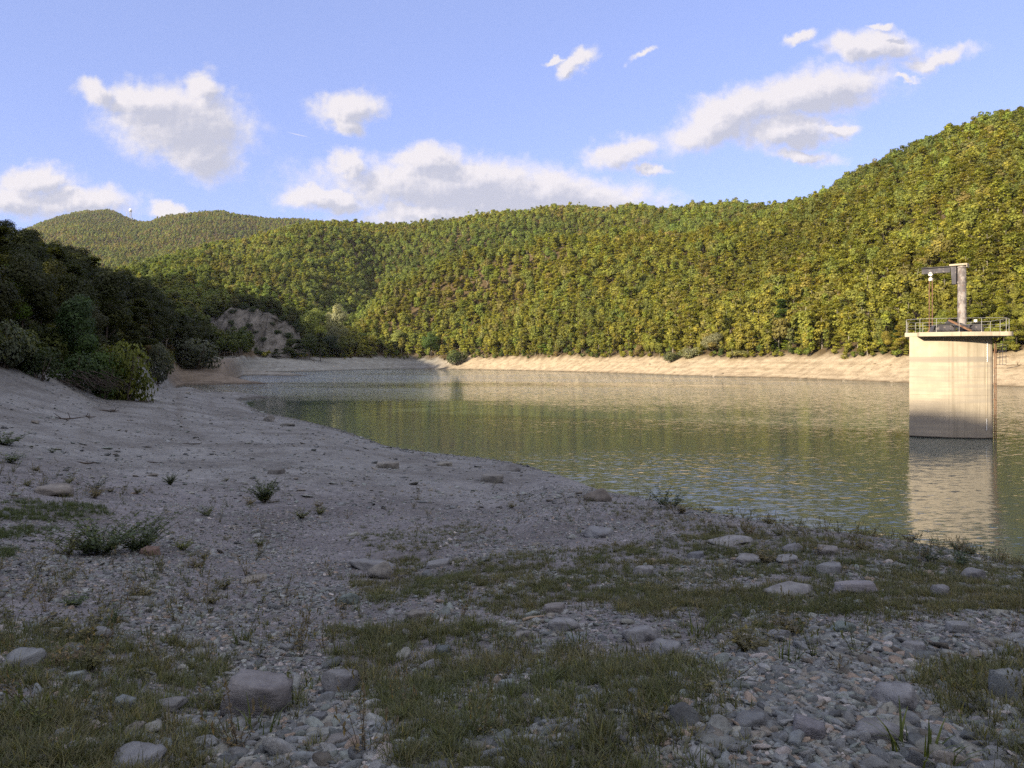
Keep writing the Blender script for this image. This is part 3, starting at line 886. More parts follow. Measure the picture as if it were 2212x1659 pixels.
    crane = empty("jib_crane", root.matrix_basis @ Vector((cxp, cyp, zd)), (0, 0, ang))
    tag(crane, "weathered jib crane with grey arm standing on the deck of the lake tower", "crane")
    top = EYE + (HORIZON - 574) / FPX * 56.6 - zd
    m = MB()
    hs = np.linspace(0, top - 0.02, 14)
    m.tube([(0, 0, h) for h in hs], [0.305 - 0.02 * h / top for h in hs], 20)
    m.build("post", M_PALE, crane, smooth=False)
    for za_, zb_, rc_, nm_ in ((top - 1.32, top - 1.22, 0.322, "collar"), (top - 0.16, top - 0.06, 0.325, "collar"), (0, 0.05, 0.52, "foot_plate")):
        m = MB(); m.tube([(0, 0, za_), (0, 0, zb_)], rc_, 20); m.build(nm_, M_PALE, crane)
    # arm runs to the left and away
    d2 = Vector((-0.86, 0.42, 0)).normalized()
    aang = math.atan2(d2.y, d2.x)
    Ma = Matrix.Rotation(aang, 4, 'Z')
    m = MB()
    m.box((-0.42, -0.36, top), (0.78, 0.36, top + 0.14), Ma)
    m.box((-0.42, -0.36, top - 0.001), (-0.36, 0.36, top - 0.16), Ma)
    m.build("cap_plate", M_CONC, crane, bevel=0.015)
    m = MB()
    m.prism([(0.34, -0.24), (0.72, -0.24), (0.72, 0.24), (0.34, 0.24)], top - 1.38, top - 0.003, Ma)
    br = m.build("bracket", M_DARK, crane)
    for v in br.data.vertices:               # the bracket narrows downwards towards the post
        if v.co.z < top - 1.0:
            v.co -= d2 * 0.0 if (v.co.xy.dot(d2.xy) < 0.5) else d2 * 0.10
    tip = loc(1986, 58.0)
    x0, x1 = 0.79, Vector((tip[0] - cxp, tip[1] - cyp, 0)).dot(d2)
    za = top - 0.42
    m = MB()
    m.box((x0, -0.15, za + 0.42), (x1, 0.15, za + 0.465), Ma)
    m.box((x0, -0.15, za - 0.02), (x1, 0.15, za + 0.03), Ma)
    m.box((x0, -0.02, za + 0.031), (x1, 0.02, za + 0.419), Ma)
    m.box((x0 + 0.01, -0.165, za + 0.14), (x1 - 0.01, -0.151, za + 0.475), Ma)
    for k in range(7):
        xx = x0 + 0.2 + k * (x1 - x0 - 0.4) / 6
        m.box((xx, -0.14, za + 0.031), (xx + 0.03, -0.021, za + 0.419), Ma)
    m.build("arm", M_DARK, crane)
    # trolley and the rusted hoist rods under it
    hoist_x = loc(2009, 57.9)
    hx, hy = hoist_x[0] - cxp, hoist_x[1] - cyp
    L = Vector((hx, hy, 0)).dot(d2)
    hp = d2 * L
    side = Vector((-d2.y, d2.x, 0))
    m = MB()
    for s in (-1, 1):
        c = hp + side * 0.10 * s
        m.tube([c + side * 0.03 * s + Vector((0, 0, za - 0.06)), c + Vector((0, 0, za - 0.06))], 0.15, 14)
    m.box((-0.09, -0.14, za - 0.20), (0.09, 0.14, za - 0.03), Matrix.Translation(hp) @ Matrix.Rotation(aang, 4, 'Z'))
    tr = m.build("trolley", M_WHITE, crane)
    m = MB()
    m.tube([hp + side * -0.13 + Vector((0, 0, za - 0.44)), hp + side * 0.13 + Vector((0, 0, za - 0.44))], 0.13, 12)
    m.tube([hp + d2 * 0.13 + Vector((0, 0, za - 0.5)), hp + d2 * -0.13 + Vector((0, 0, za - 0.5))], 0.10, 10)
    m.tube([hp + Vector((0, 0, za - 0.4)), hp + Vector((0, 0, za - 0.15))], 0.03, 6)
    m.build("pulley", M_WHITE, crane)
    for s in (-1, 1):
        m = MB()
        o_ = d2 * 0.105 * s
        m.tube([hp + o_ + Vector((0, 0, za - 0.5)), hp + o_ + Vector((0, 0, 0.02))], 0.030, 6)
        for z in np.arange(0.3, za - 0.7, 0.55):
            m.tube([hp + o_ * 1.1 + Vector((0, 0, z)), hp + o_ * 1.1 + Vector((0, 0, z + 0.08))], 0.048, 6)
        m.build("hoist_rod", M_RUST, crane)
    m = MB()
    m.box((-0.25, -0.2, 0.004), (0.25, 0.2, 0.14), Matrix.Translation(hp))
    m.tube([hp + Vector((-0.3, 0, 0.05)), hp + Vector((0.1, 0, 0.55))], 0.05, 6)
    m.build("anchor_block", M_RUST, crane)

    # ---------------- machinery lying on the deck
    def arched(name, label, x0, x1, y0, y1, h, mat, cat):
        o = empty(name, root.matrix_basis @ Vector(((x0 + x1) / 2, (y0 + y1) / 2, zd + 0.004)), (0, 0, ang))
        tag(o, label, cat)
        hw_ = (x1 - x0) / 2; hd = (y1 - y0) / 2
        # hood: a low arch over the width
        sec = []
        for k in range(13):
            a = math.pi * k / 12
            sec.append((-hw_ * math.copysign(abs(math.cos(a)) ** 0.55, math.cos(a)), h * math.sin(a) ** 0.75))
        b = MB()
        nn = len(sec)
        vs = [(x, -hd, z + 0.05) for x, z in sec] + [(x, hd, z + 0.05) for x, z in sec]
        fs = [(i, i + 1, nn + i + 1, nn + i) for i in range(nn - 1)]
        b.add(vs, fs)
        b.add([(x * 0.93, -hd + 0.12, z * 0.93 + 0.05) for x, z in sec], [tuple(range(nn))])
        b.build("hood", mat, o)
        b = MB()
        b.tube([(x, -hd - 0.03, z + 0.05) for x, z in sec], 0.035, 6)
        b.build("rim_band", M_BLACK, o)
        b = MB()
        for z in (0.05, 0.16):
            b.box((-hw_, -hd - 0.10, z), (hw_, -hd - 0.02, z + 0.05))
        for k in range(5):
            x = -hw_ * 0.8 + k * hw_ * 0.4
            b.box((x, -hd - 0.09, 0.0), (x + 0.05, -hd - 0.03, 0.26))
        b.build("base_frame", M_BLACK, o)
        return o
    xa, _ = loc(2020, 55.0); xb, _ = loc(2066, 55.0); xc, _ = loc(2092, 55.0); xd, _ = loc(2121, 55.0)
    arched("gate_winch", "low arched grey winch housing on the deck, left of the crane post", xa, xb, 1.0, 2.2, 0.62, M_DARK, "winch")
    arched("gate_winch", "low arched dark winch housing on the deck, right of the crane post", xc, xd, 1.0, 2.2, 0.66, M_DARK, "winch")
    xe, _ = loc(2052, 54.7); xf, _ = loc(2097, 54.7)
    b = MB()
    p0 = Vector((xe, 0.75, zd + 0.95)); p1 = Vector((xf, 0.55, zd + 0.10))
    dv = (p1 - p0); Lb = dv.length
    Mx = Matrix.Translation(p0) @ dv.to_track_quat('X', 'Z').to_matrix().to_4x4()
    b.box((0, -0.07, -0.07), (Lb, 0.07, -0.045), Mx); b.box((0, -0.07, 0.045), (Lb, 0.07, 0.07), Mx); b.box((0, -0.015, -0.0449), (Lb, 0.015, 0.0449), Mx)
    o = b.build("steel_beam", M_RUST, None); o.location = mid; o.rotation_euler = (0, 0, ang)
    tag(o, "rust red steel beam leaning slantwise across the winches on the deck", "beam")
    b = MB()
    b.add([(xe - 0.4, 1.3, zd + 0.35), (xf + 0.1, 1.0, zd + 0.40), (xf - 0.2, 2.2, zd + 0.75), (xe + 0.35, 2.3, zd + 1.05),
           (xe - 0.4, 1.3, zd + 0.30), (xf + 0.1, 1.0, zd + 0.35), (xf - 0.2, 2.2, zd + 0.70), (xe + 0.35, 2.3, zd + 1.0)],
          [(0, 1, 2, 3), (7, 6, 5, 4), (0, 4, 5, 1), (1, 5, 6, 2), (2, 6, 7, 3), (3, 7, 4, 0)])
    o = b.build("steel_plate", M_BLACK, None); o.location = mid; o.rotation_euler = (0, 0, ang)
    tag(o, "black steel plate tilted against the crane post on the deck", "plate")
    xg, _ = loc(2104, 55.4)
    b = MB()
    b.tube([(xg, 1.3, zd + 0.02), (xg, 1.3, zd + 0.80)], 0.03, 6)
    b.box((xg - 0.09, 1.21, zd + 0.80), (xg + 0.09, 1.39, zd + 0.98))
    o = b.build("switch_box", M_WHITE, None); o.location = mid; o.rotation_euler = (0, 0, ang)
    tag(o, "small white box on a rod above the dark winch on the tower deck", "switch box")


build_tower()


# ------------------------------------------------------------------ radar tower on the distant summit
def build_radar():
    d = 3290.0
    x = (282 - 1106.0) / FPX * d
    z0 = float(ground(x, d)) + 2
    ztop = EYE + (HORIZON - 451.5) / FPX * d
    o = empty("radar_tower", (x, d, z0))
    tag(o, "white radar ball on a lattice mast on the farthest wooded summit", "radar tower")
    h = ztop - z0
    m = MB()
    for sx in (-1, 1):
        for sy in (-1, 1):
            m.tube([(5 * sx, 5 * sy, 0), (3 * sx, 3 * sy, h - 11)], 0.7, 6)
    for k in range(1, 7):
        z = k * (h - 11) / 7; w = 5 - 2 * k / 7
        m.box((-w, -w, z - 0.5), (w, w, z + 0.5))
    m.build("mast", M_GALV, o)
    m = MB(); m.tube([(0, 0, h - 12), (0, 0, h - 10)], 6.0, 14); m.build("platform", M_GALV, o)
    bm = bmesh.new(); bmesh.ops.create_icosphere(bm, subdivisions=3, radius=6.5, matrix=Matrix.Translation((0, 0, h - 4.5)))
    me = bpy.data.meshes.new("dome"); bm.to_mesh(me); bm.free(); me.materials.append(M_WHITE)
    put("dome", me, o)
    x2 = (272.5 - 1106.0) / FPX * d
    z2 = float(ground(x2, d))
    o2 = empty("antenna_mast", (x2, d + 6, z2))
    tag(o2, "thin antenna mast beside the radar ball on the farthest summit", "mast")
    h2 = EYE + (HORIZON - 458) / FPX * d - z2
    m = MB(); m.tube([(0, 0, 0), (0, 0, h2)], [1.0, 0.5], 6); m.build("pole", M_GALV, o2)
    for k in range(3):
        m = MB(); m.box((-2.2, -0.4, h2 - 4 - 6 * k), (2.2, 0.4, h2 - 2.5 - 6 * k)); m.build("antenna", M_GALV, o2)


build_radar()


# ------------------------------------------------------------------ instancing (only for what nobody could count)
def scatter(name, pts, rot, scl, idx_, tint, layers):
    """One object whose geometry nodes put copies of the listed meshes' objects on the points. layers: lists of objects picked by index."""
    me = bpy.data.meshes.new(name)
    n = len(pts)
    me.vertices.add(n)
    me.vertices.foreach_set("co", np.asarray(pts, np.float32).ravel())
    def fl(nm, typ, key, data, dt=np.float32):
        at = me.attributes.new(nm, typ, 'POINT')
        at.data.foreach_set(key, np.asarray(data, dt).ravel())
    fl("spin", 'FLOAT_VECTOR', "vector", rot)
    fl("size", 'FLOAT_VECTOR', "vector", scl)
    fl("pick", 'INT', "value", idx_, np.int32)
    t4 = np.ones((n, 4), np.float32); t4[:, :3] = tint
    fl("tint", 'FLOAT_COLOR', "color", t4)
    o = put(name, me)
    ng = bpy.data.node_groups.new(name, 'GeometryNodeTree')
    ng.interface.new_socket("Geometry", in_out='INPUT', socket_type='NodeSocketGeometry')
    ng.interface.new_socket("Geometry", in_out='OUTPUT', socket_type='NodeSocketGeometry')
    g = NT(ng)
    gi = g.n('NodeGroupInput'); go = g.n('NodeGroupOutput')
    a_rot = g.n('GeometryNodeInputNamedAttribute', {'Name': "spin"}, data_type='FLOAT_VECTOR').outputs[0]
    a_scl = g.n('GeometryNodeInputNamedAttribute', {'Name': "size"}, data_type='FLOAT_VECTOR').outputs[0]
    a_idx = g.n('GeometryNodeInputNamedAttribute', {'Name': "pick"}, data_type='INT').outputs[0]
    e2r = g.n('FunctionNodeEulerToRotation', {0: a_rot}).outputs[0]
    fin = g.n('GeometryNodeJoinGeometry')
    for objs in layers:
        jn = g.n('GeometryNodeGeometryToInstance')
        for ob in reversed(objs):                   # multi-input sockets read the last link first
            inf = g.n('GeometryNodeObjectInfo', transform_space='ORIGINAL')
            inf.inputs['Object'].default_value = ob
            g.L.new(inf.outputs['Geometry'], jn.inputs[0])
        ip = g.n('GeometryNodeInstanceOnPoints', {'Points': gi.outputs[0], 'Instance': jn.outputs[0], 'Pick Instance': True, 'Instance Index': a_idx, 'Rotation': e2r, 'Scale': a_scl})
        g.L.new(ip.outputs[0], fin.inputs[0])
    g.L.new(fin.outputs[0], go.inputs[0])
    md = o.modifiers.new("scatter", 'NODES')
    md.node_group = ng
    return o


# ------------------------------------------------------------------ tree shapes
def leaf_quads(P, N, U, L, Wd, shade):
    """Rhombic sprays: centre P, normal N, long axis near U, length L, width Wd."""
    N = N / np.linalg.norm(N, axis=1, keepdims=True)
    U = U - N * (U * N).sum(1, keepdims=True)
    U = U / np.maximum(np.linalg.norm(U, axis=1, keepdims=True), 1e-6)
    V = np.cross(N, U)
    L = L[:, None]; Wd = Wd[:, None]
    a = P - U * L * 0.5
    b = P + V * Wd * 0.5 + U * L * 0.08 - N * L * 0.05
    c = P + U * L * 0.5 - N * L * 0.12
    d = P - V * Wd * 0.5 + U * L * 0.08 - N * L * 0.05
    vs = np.stack([a, d, c, b], 1).reshape(-1, 3)
    fs = np.arange(len(vs)).reshape(-1, 4)
    return vs, fs, np.asarray(shade)


def crown_mesh(name, kind, n, leaf, seed, mat):
    r = np.random.default_rng(seed)
    lob = []
    if kind == 'round':
        k = 16
        for i in range(k):
            th = r.uniform(0, 2 * math.pi); zz = r.uniform(-0.75, 1.0)
            q = math.sqrt(max(0, 1 - zz * zz)) * r.uniform(0.55, 0.85)
            lob.append((q * math.cos(th) * 2.9, q * math.sin(th) * 2.9, 7.4 + zz * 3.3, r.uniform(1.0, 1.7)))
        lob.append((0, 0, 7.6, 2.4))
    elif kind == 'layer':
        for i in range(24):
            t = r.uniform(0, 1) ** 0.85
            th = r.uniform(0, 2 * math.pi)
            q = (1 - t * 0.8) * r.uniform(0.35, 1.0) * 3.3
            lob.append((q * math.cos(th), q * math.sin(th), 2.6 + 8.6 * t, r.uniform(1.1, 1.9) * (1 - 0.35 * t)))
    elif kind == 'tall':
        for i in range(18):
            t = r.uniform(0, 1); th = r.uniform(0, 2 * math.pi)
            q = (0.35 + math.sin(math.pi * min(1, t * 0.9 + 0.1)) * 0.75) * r.uniform(0.2, 1.0) * 1.7
            lob.append((q * math.cos(th), q * math.sin(th), 2.8 + 10.0 * t, r.uniform(0.8, 1.4)))
    else:  # shrub, radius about 2, height about 3
        for i in range(15):
            th = r.uniform(0, 2 * math.pi); q = r.uniform(0.1, 1.5); t = r.uniform(0, 1)
            lob.append((q * math.cos(th), q * math.sin(th), 0.6 + 1.9 * t * (1 - 0.22 * q), r.uniform(0.5, 0.9)))
    lob = np.array(lob)
    wgt = lob[:, 3] ** 2
    which = r.choice(len(lob), n, p=wgt / wgt.sum())
    D = r.normal(size=(n, 3)); D /= np.linalg.norm(D, axis=1, keepdims=True)
    rad = r.uniform(0.45, 1.08, n) ** 0.6
    flat = np.array([1, 1, 0.42]) if kind == 'layer' else np.array([1, 1, 0.85])
    P = lob[which, :3] + D * (rad * lob[which, 3])[:, None] * flat
    cz = P[:, 2].mean()
    out = P - np.array([0, 0, cz - 1.0]); out /= np.maximum(np.linalg.norm(out, axis=1, keepdims=True), 1e-6)
    if kind == 'layer':
        N = np.array([0, 0, 1.0]) + r.normal(size=(n, 3)) * 0.42 + out * 0.25
        U = out * np.array([1, 1, 0]) + r.normal(size=(n, 3)) * 0.5 + np.array([0, 0, -0.18])
        Ls = leaf * r.uniform(0.8, 1.7, n); Ws = Ls * r.uniform(0.35, 0.6, n)
    else:
        N = D * 0.8 + out * 0.5 + np.array([0, 0, 0.35]) + r.normal(size=(n, 3)) * 0.5
        U = r.normal(size=(n, 3))
        Ls = leaf * r.uniform(0.7, 1.35, n); Ws = Ls * r.uniform(0.6, 0.95, n)
    lobshade = r.uniform(0, 1, len(lob))
    sh = np.clip(0.55 * r.uniform(0, 1, n) + 0.45 * lobshade[which], 0, 1)
    core = np.array([0, 0, cz - (1.5 if kind != 'shrub' else 0.6)])
    rad_ = P - core; rad_ /= np.maximum(np.linalg.norm(rad_, axis=1, keepdims=True), 1e-6)
    soft = rad_ * 0.55 + D * 0.45; soft /= np.linalg.norm(soft, axis=1, keepdims=True)
    N = N / np.linalg.norm(N, axis=1, keepdims=True)
    N = np.where((N * soft).sum(1, keepdims=True) < 0, -N, N)          # every spray faces out of the crown
    vs, fs, sh = leaf_quads(P, N, U, Ls, Ws, sh)
    me = mesh_from(name, vs, fs, [mat])
    nn = N * 0.5 + soft * 0.5; nn /= np.linalg.norm(nn, axis=1, keepdims=True)
    me.normals_split_custom_set(np.repeat(nn, 4, axis=0).tolist())
    at = me.attributes.new("shade", 'FLOAT', 'FACE')
    at.data.foreach_set("value", sh.astype(np.float32))
    return me


def trunk_mesh(name, kind, seed, mat, limbs=7):
    r = random.Random(seed)
    b = MB()
    if kind == 'shrub':
        for i in range(7):
            th = r.uniform(0, 6.28); q = r.uniform(0.5, 1.4)
            b.tube([(0.1 * math.cos(th), 0.1 * math.sin(th), -0.4), (q * 0.5 * math.cos(th), q * 0.5 * math.sin(th), 0.8), (q * math.cos(th), q * math.sin(th), r.uniform(1.5, 2.4))], [0.06, 0.045, 0.015], 5)
        return mesh_from(name, np.array(b.v), b.f, [mat], True)
    ht = {'round': 8.5, 'layer': 10.8, 'tall': 11.5}[kind]
    r0 = 0.19
    pts = []; rad = []
    dx = dy = 0
    for k in range(7):
        t = k / 6
        pts.append((dx, dy, -1.2 + (ht + 1.2) * t)); rad.append(r0 * (1 - 0.85 * t) * (1.35 if k == 0 else 1))
        dx += r.uniform(-.18, .18); dy += r.uniform(-.18, .18)
    b.tube(pts, rad, 7)
    for i in range(limbs):
        t = r.uniform(0.38, 0.85)
        k = min(5, int(t * 6)); f = t * 6 - k
        p = Vector(pts[k]).lerp(Vector(pts[k + 1]), f)
        th = r.uniform(0, 6.28); ln = r.uniform(1.4, 2.6) * (1.1 - 0.5 * t)
        up = r.uniform(0.3, 0.9)
        q1 = p + Vector((math.cos(th) * ln * 0.5, math.sin(th) * ln * 0.5, ln * 0.5 * up))
        q2 = p + Vector((math.cos(th) * ln, math.sin(th) * ln, ln * up * 1.15))
        b.tube([p, q1, q2], [0.075, 0.05, 0.02], 5)
    return mesh_from(name, np.array(b.v), b.f, [mat], True)


KINDS_ = ['round', 'round', 'round', 'layer', 'layer', 'layer', 'tall', 'tall']
LOW = [(crown_mesh("crown", k, 1150 if k != 'tall' else 900, 0.80 if k != 'layer' else 0.72, 100 + i, M_LEAF), trunk_mesh("trunk", k, 200 + i, M_BARK_PALE if i % 2 else M_BARK)) for i, k in enumerate(KINDS_)]
HI_K = ['round', 'layer', 'round', 'layer', 'tall']
HIGH = [(crown_mesh("crown", k, 8500, 0.27 if k != 'layer' else 0.31, 300 + i, M_LEAF), trunk_mesh("trunk", k, 400 + i, M_BARK, 12)) for i, k in enumerate(HI_K)]
SHRUB = [(crown_mesh("foliage", 'shrub', 1900, 0.20, 500 + i, M_LEAF), trunk_mesh("stem", 'shrub', 600 + i, M_BARK)) for i in range(4)]

# ------------------------------------------------------------------ where the trees stand
def cells(r0, r1, s):
    out = []
    rr_ = r0
    while rr_ < r1:
        na = max(1, int(math.radians(84) * rr_ / s))
        a = np.radians(-42) + (np.arange(na) + rng.uniform(0.05, 0.95, na)) * math.radians(84) / na
        q = rr_ + rng.uniform(-0.45, 0.45, na) * s
        out.append(np.stack([q * np.sin(a), q * np.cos(a)], 1))
        rr_ += s
    return np.concatenate(out)


XY = np.concatenate([cells(40, 240, 4.6), cells(240, 520, 4.6), cells(520, 1300, 6.3), cells(1300, 3700, 10.5)])
x, y = XY[:, 0], XY[:, 1]
r_ = np.hypot(x, y); a_ = np.degrees(np.arctan2(x, y))
gz_ = ground(x, y)
edge = 6.7 + 1.5 * fbm(x / 10, y / 10, 33, 4)
ok = gz_ > edge
leftb = (a_ < -22) & (r_ < 260)
ok |= leftb & (gz_ > 5.1 + 0.8 * fbm(x / 6, y / 6, 35, 2))
ok &= ~((r_ < 75) & (a_ > -22))
# no trees on the bare rock face
bx0, bx1 = BLUFF_V[..., 0].min(), BLUFF_V[..., 0].max()
onb = (x > bx0) & (x < bx1 - 2) & (y > 390) & (y < 498)
BV = BLUFF_V.reshape(-1, 3)
for q in np.nonzero(onb)[0]:
    gz_[q] = max(gz_[q], BV[np.argmin((BV[:, 0] - x[q]) ** 2 + (BV[:, 1] - y[q]) ** 2), 2] - 0.4)
ok &= ~(onb & (y < 426) & (rng.uniform(0, 1, len(x)) < 0.9))
# what can be seen (with a generous margin for other viewpoints)
AB = np.arange(-43, 43.01, 0.25); RB = np.geomspace(20, 3800, 500)
CX = np.sin(np.radians(AB))[:, None] * RB; CY = np.cos(np.radians(AB))[:, None] * RB
CH = ground(CX, CY)
CAN = np.where(CH > 8, CH + 7.0, CH)
ELEV = np.maximum.accumulate((CAN - EYE) / RB, axis=1)
ia = np.clip(np.round((a_ + 43) / 0.25).astype(int), 0, len(AB) - 1)
ir = np.clip(np.searchsorted(RB, r_ * 0.985) - 1, 0, len(RB) - 1)
hid = ELEV[ia, ir]
vis_wide = (gz_ + 24 + 0.012 * r_ - EYE) / r_ > hid
clear = (gz_ + 9.5 - EYE) / r_ - hid           # > 0: its top shows from the stand point
ok &= vis_wide
sel = np.nonzero(ok)[0]
x, y, gz_, r_, a_, clear = x[sel], y[sel], gz_[sel], r_[sel], a_[sel], clear[sel]
NT_ = len(x)
sc = np.clip(rng.normal(1.0, 0.17, NT_) + 0.16 * fbm(x / 35, y / 35, 77, 2), 0.6, 1.45) * (0.84 + 0.14 * sstep(400, 700, r_))
sc = np.where(r_ > 1300, sc * 1.15, sc)
sc = np.where((r_ < 260) & (a_ < -20), sc * 0.78, sc)
young = sstep(2.2, 0.2, gz_ - (6.7 + 1.5 * fbm(x / 10, y / 10, 33, 4))) * (a_ > -20)
sc = sc * (1 - 0.45 * young * rng.uniform(0, 1, NT_))

# colours: broad patches of olive hornbeam, green oak, brownish and dark trees
OLIVE = np.array((0.262, 0.262, 0.046)); GREEN = np.array((0.158, 0.205, 0.046)); DARKG = np.array((0.095, 0.135, 0.040)); BRWN = np.array((0.240, 0.185, 0.080))
YELL = np.array((0.29, 0.285, 0.05)); LIME = np.array((0.215, 0.27, 0.05)); PALE = np.array((0.25, 0.26, 0.13))
p1 = fbm(x / 120, y / 120, 71, 3); p2 = fbm(x / 45, y / 45, 72, 3)
front_slope = sstep(640, 520, r_) * (a_ > -14)
rightup = sstep(70, 110, gz_) * front_slope
w_ol = np.clip(0.22 + 0.85 * front_slope - 0.40 * rightup + 0.5 * p1, 0.02, 2)
w_gr = np.clip(0.65 - 0.55 * front_slope + 0.35 * rightup - 0.4 * p1 + 0.3 * p2, 0.04, 1)
w_dk = np.clip(0.07 + 0.30 * p2 + 0.16 * rightup, 0.02, 1)
w_br = np.clip(0.05 - 0.35 * p2 + 0.30 * sstep(1200, 2000, r_), 0.02, 1)
w_ye = np.clip(0.05 + 0.10 * front_slope, 0, 1)
w_li = np.clip(0.06 + 0.25 * ((a_ < -8) & (r_ < 700) & (r_ > 300) & (gz_ < 60)), 0, 1)
w_pa = np.full(NT_, 0.015)
Wt = np.stack([w_ol, w_gr, w_dk, w_br, w_ye, w_li, w_pa], 1)
Wt /= Wt.sum(1, keepdims=True)
cum = np.cumsum(Wt, 1)
spc = (rng.uniform(0, 1, NT_)[:, None] > cum).sum(1).clip(0, 6)
TINTS = np.stack([OLIVE, GREEN, DARKG, BRWN, YELL, LIME, PALE])
soft = (Wt[:, :, None] * TINTS[None]).sum(1)
tint = (TINTS[spc] * 0.50 + soft * 0.50) * rng.uniform(0.88, 1.12, (NT_, 1)) * (1 + 0.32 * fbm(x / 75, y / 75, 79, 3))[:, None] * (1 + 0.04 * rng.normal(size=(NT_, 3)))
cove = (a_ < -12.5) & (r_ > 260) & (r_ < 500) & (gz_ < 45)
tint[cove] = tint[cove] * 0.35 + DARKG * 0.25  # shade of the valley mouth darkened into the tree tints
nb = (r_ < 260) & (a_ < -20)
tint[nb] = (tint[nb] * 0.42 + DARKG * 0.25) * 0.42  # left bank trees: their shade is deepened in the tint as well
kind_of = np.where(np.isin(spc, [0, 4]) & (rng.uniform(0, 1, NT_) < 0.75), rng.integers(3, 6, NT_), np.where(np.isin(spc, [1, 2, 3]), rng.integers(0, 4, NT_), rng.integers(0, 8, NT_)))
shore_band = (gz_ < 24) & (r_ > 200) & (a_ > -14)
kind_of = np.where(shore_band & (rng.uniform(0, 1, NT_) < 0.4), rng.integers(6, 8, NT_), kind_of)
spin = rng.uniform(0, 2 * math.pi, NT_)

# the 300 trees that show largest stand as trees of their own
fx, fy = to_photo(x, y, gz_ + 8)
inside = (fx > -15) & (fx < 2227)
show = np.where(inside & (clear > -0.004) & (y > 5), 12.0 * sc / y, 0.0)
# left bank: a tree behind several nearer ones hardly shows
order = np.argsort(-show)
chosen = []
if NT_:
    cells_used = {}
    for i in order:
        if show[i] <= 0 or len(chosen) >= 290:
            break
        key = (int(fx[i] // 16), int(fy[i] // 14))
        if cells_used.get(key, 0) >= 1:
            continue
        cells_used[key] = cells_used.get(key, 0) + 1
        chosen.append(i)
chosen = np.array(chosen, int)
rest = np.setdiff1d(np.arange(NT_), chosen)
COLOUR_WORD = ["olive", "green", "dark green", "brownish", "yellowing", "bright green", "pale green"]
HABIT = {'round': "round-crowned", 'layer': "feathery layered", 'tall': "slender tall"}


def plant_tree(name, crown, trunk, loc, rz, s, tint_, label, cat, group=None, parts=("crown", "trunk"), s_z=None):
    o = empty(name, loc, (0, 0, rz), (s, s, s if s_z is None else s_z))
    tag(o, label, cat, group)
    t = put(parts[1], trunk, o)
    c = put(parts[0], crown, o)
    c["tint"] = [float(v) for v in tint_]
    return o, c, t


LOW_SRC = {}; HIGH_SRC = {}
for n_, i in enumerate(chosen):
    nearbank = bool(nb[i])
    if r_[i] < 235:
        hk = {'round': [0, 2], 'layer': [1, 3], 'tall': [4]}[KINDS_[kind_of[i]]]
        v = hk[n_ % len(hk)]; src = HIGH[v]; reg = HIGH_SRC; habit = HI_K[v]
    else:
        v = int(kind_of[i]); src = LOW[v]; reg = LOW_SRC; habit = KINDS_[v]
    if nearbank:
        lab = "dark shaded %s tree on the steep wooded left bank" % HABIT[habit]
        grp = "trees on the shaded left bank"
    else:
        if gz_[i] < 22:
            where = "at the forest foot just above the pale beach"
        else:
            where = "on the sunlit forest slope across the lake"
        lab = "%s %s tree %s" % (COLOUR_WORD[spc[i]], HABIT[habit], where)
        grp = "trees of the sunlit slope across the lake"
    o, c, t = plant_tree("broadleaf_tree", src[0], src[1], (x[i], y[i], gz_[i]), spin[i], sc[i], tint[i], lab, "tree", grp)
    reg.setdefault(v, (c, t))


# ------------------------------------------------------------------ single trees and shrubs that stand out
def special(name, px, depth, width_px, top_px, tint_, label, cat, kind, seed, sink=0.0, group=None):
    """A tree whose middle shows at column px at the given distance, width_px wide, reaching up to top_px."""
    X = (px - 1106.0) / FPX * depth
    g = float(ground(X, depth)) - sink
    wid = width_px / FPX * depth
    ztop = EYE + (HORIZON - top_px) / FPX * depth
    if kind == 'shrub':
        src = SHRUB[seed % 4]; h0, w0 = 3.0, 4.0
    else:
        v = {'round': [0, 2], 'layer': [1, 3], 'tall': [4, 4]}[kind][seed % 2]; src = HIGH[v]; h0 = {'round': 12.0, 'layer': 12.2, 'tall': 13.4}[kind]; w0 = {'round': 8.0, 'layer': 7.6, 'tall': 5.0}[kind]
    o = empty(name, (X, depth, g), (0, 0, seed * 1.7), (wid / w0, wid / w0, (ztop - g) / h0))
    tag(o, label, cat, group)
    names = ("foliage", "stem") if kind == 'shrub' else ("crown", "trunk")
    put(names[1], src[1], o)
    c = put(names[0], src[0], o)
    c["tint"] = [float(q) for q in tint_]
    return o


SP = special
SP("shrub", 268, 59, 118, 706, (0.115, 0.140, 0.026), "yellow green bushy tree leaning over the bare branches by the gravel beach", "shrub", 'shrub', 1, 0.5)
SP("shrub", 222, 57, 96, 735, (0.06, 0.105, 0.03), "green bushy shrub between the tall dark tree and the yellow green one", "shrub", 'shrub', 2, 0.5)
SP("broadleaf_tree", 168, 58, 120, 628, (0.055, 0.10, 0.035), "tall dark green tree standing over the bare branches by the gravel beach", "tree", 'round', 0, 0.5)
SP("broadleaf_tree", 18, 55, 105, 570, (0.10, 0.165, 0.025), "bright green tree cut off by the photo's left edge", "tree", 'round', 1, 0.3)
SP("shrub", 8, 48, 120, 668, (0.105, 0.13, 0.085), "grey green willow bush below the bright green tree at the left edge", "shrub", 'shrub', 3, 0.2)
SP("shrub", 165, 55, 120, 742, (0.045, 0.08, 0.03), "dark bush at the foot of the tall dark green tree above the bare branches", "shrub", 'shrub', 3, 0.4)
SP("shrub", 85, 50, 100, 735, (0.05, 0.075, 0.035), "dark bush left of the tall dark green tree above the beach", "shrub", 'shrub', 0, 0.3)
SP("shrub", 250, 60, 140, 770, (0.05, 0.09, 0.03), "low dark green bush spreading over the bare branches", "shrub", 'shrub', 2, 0.9)
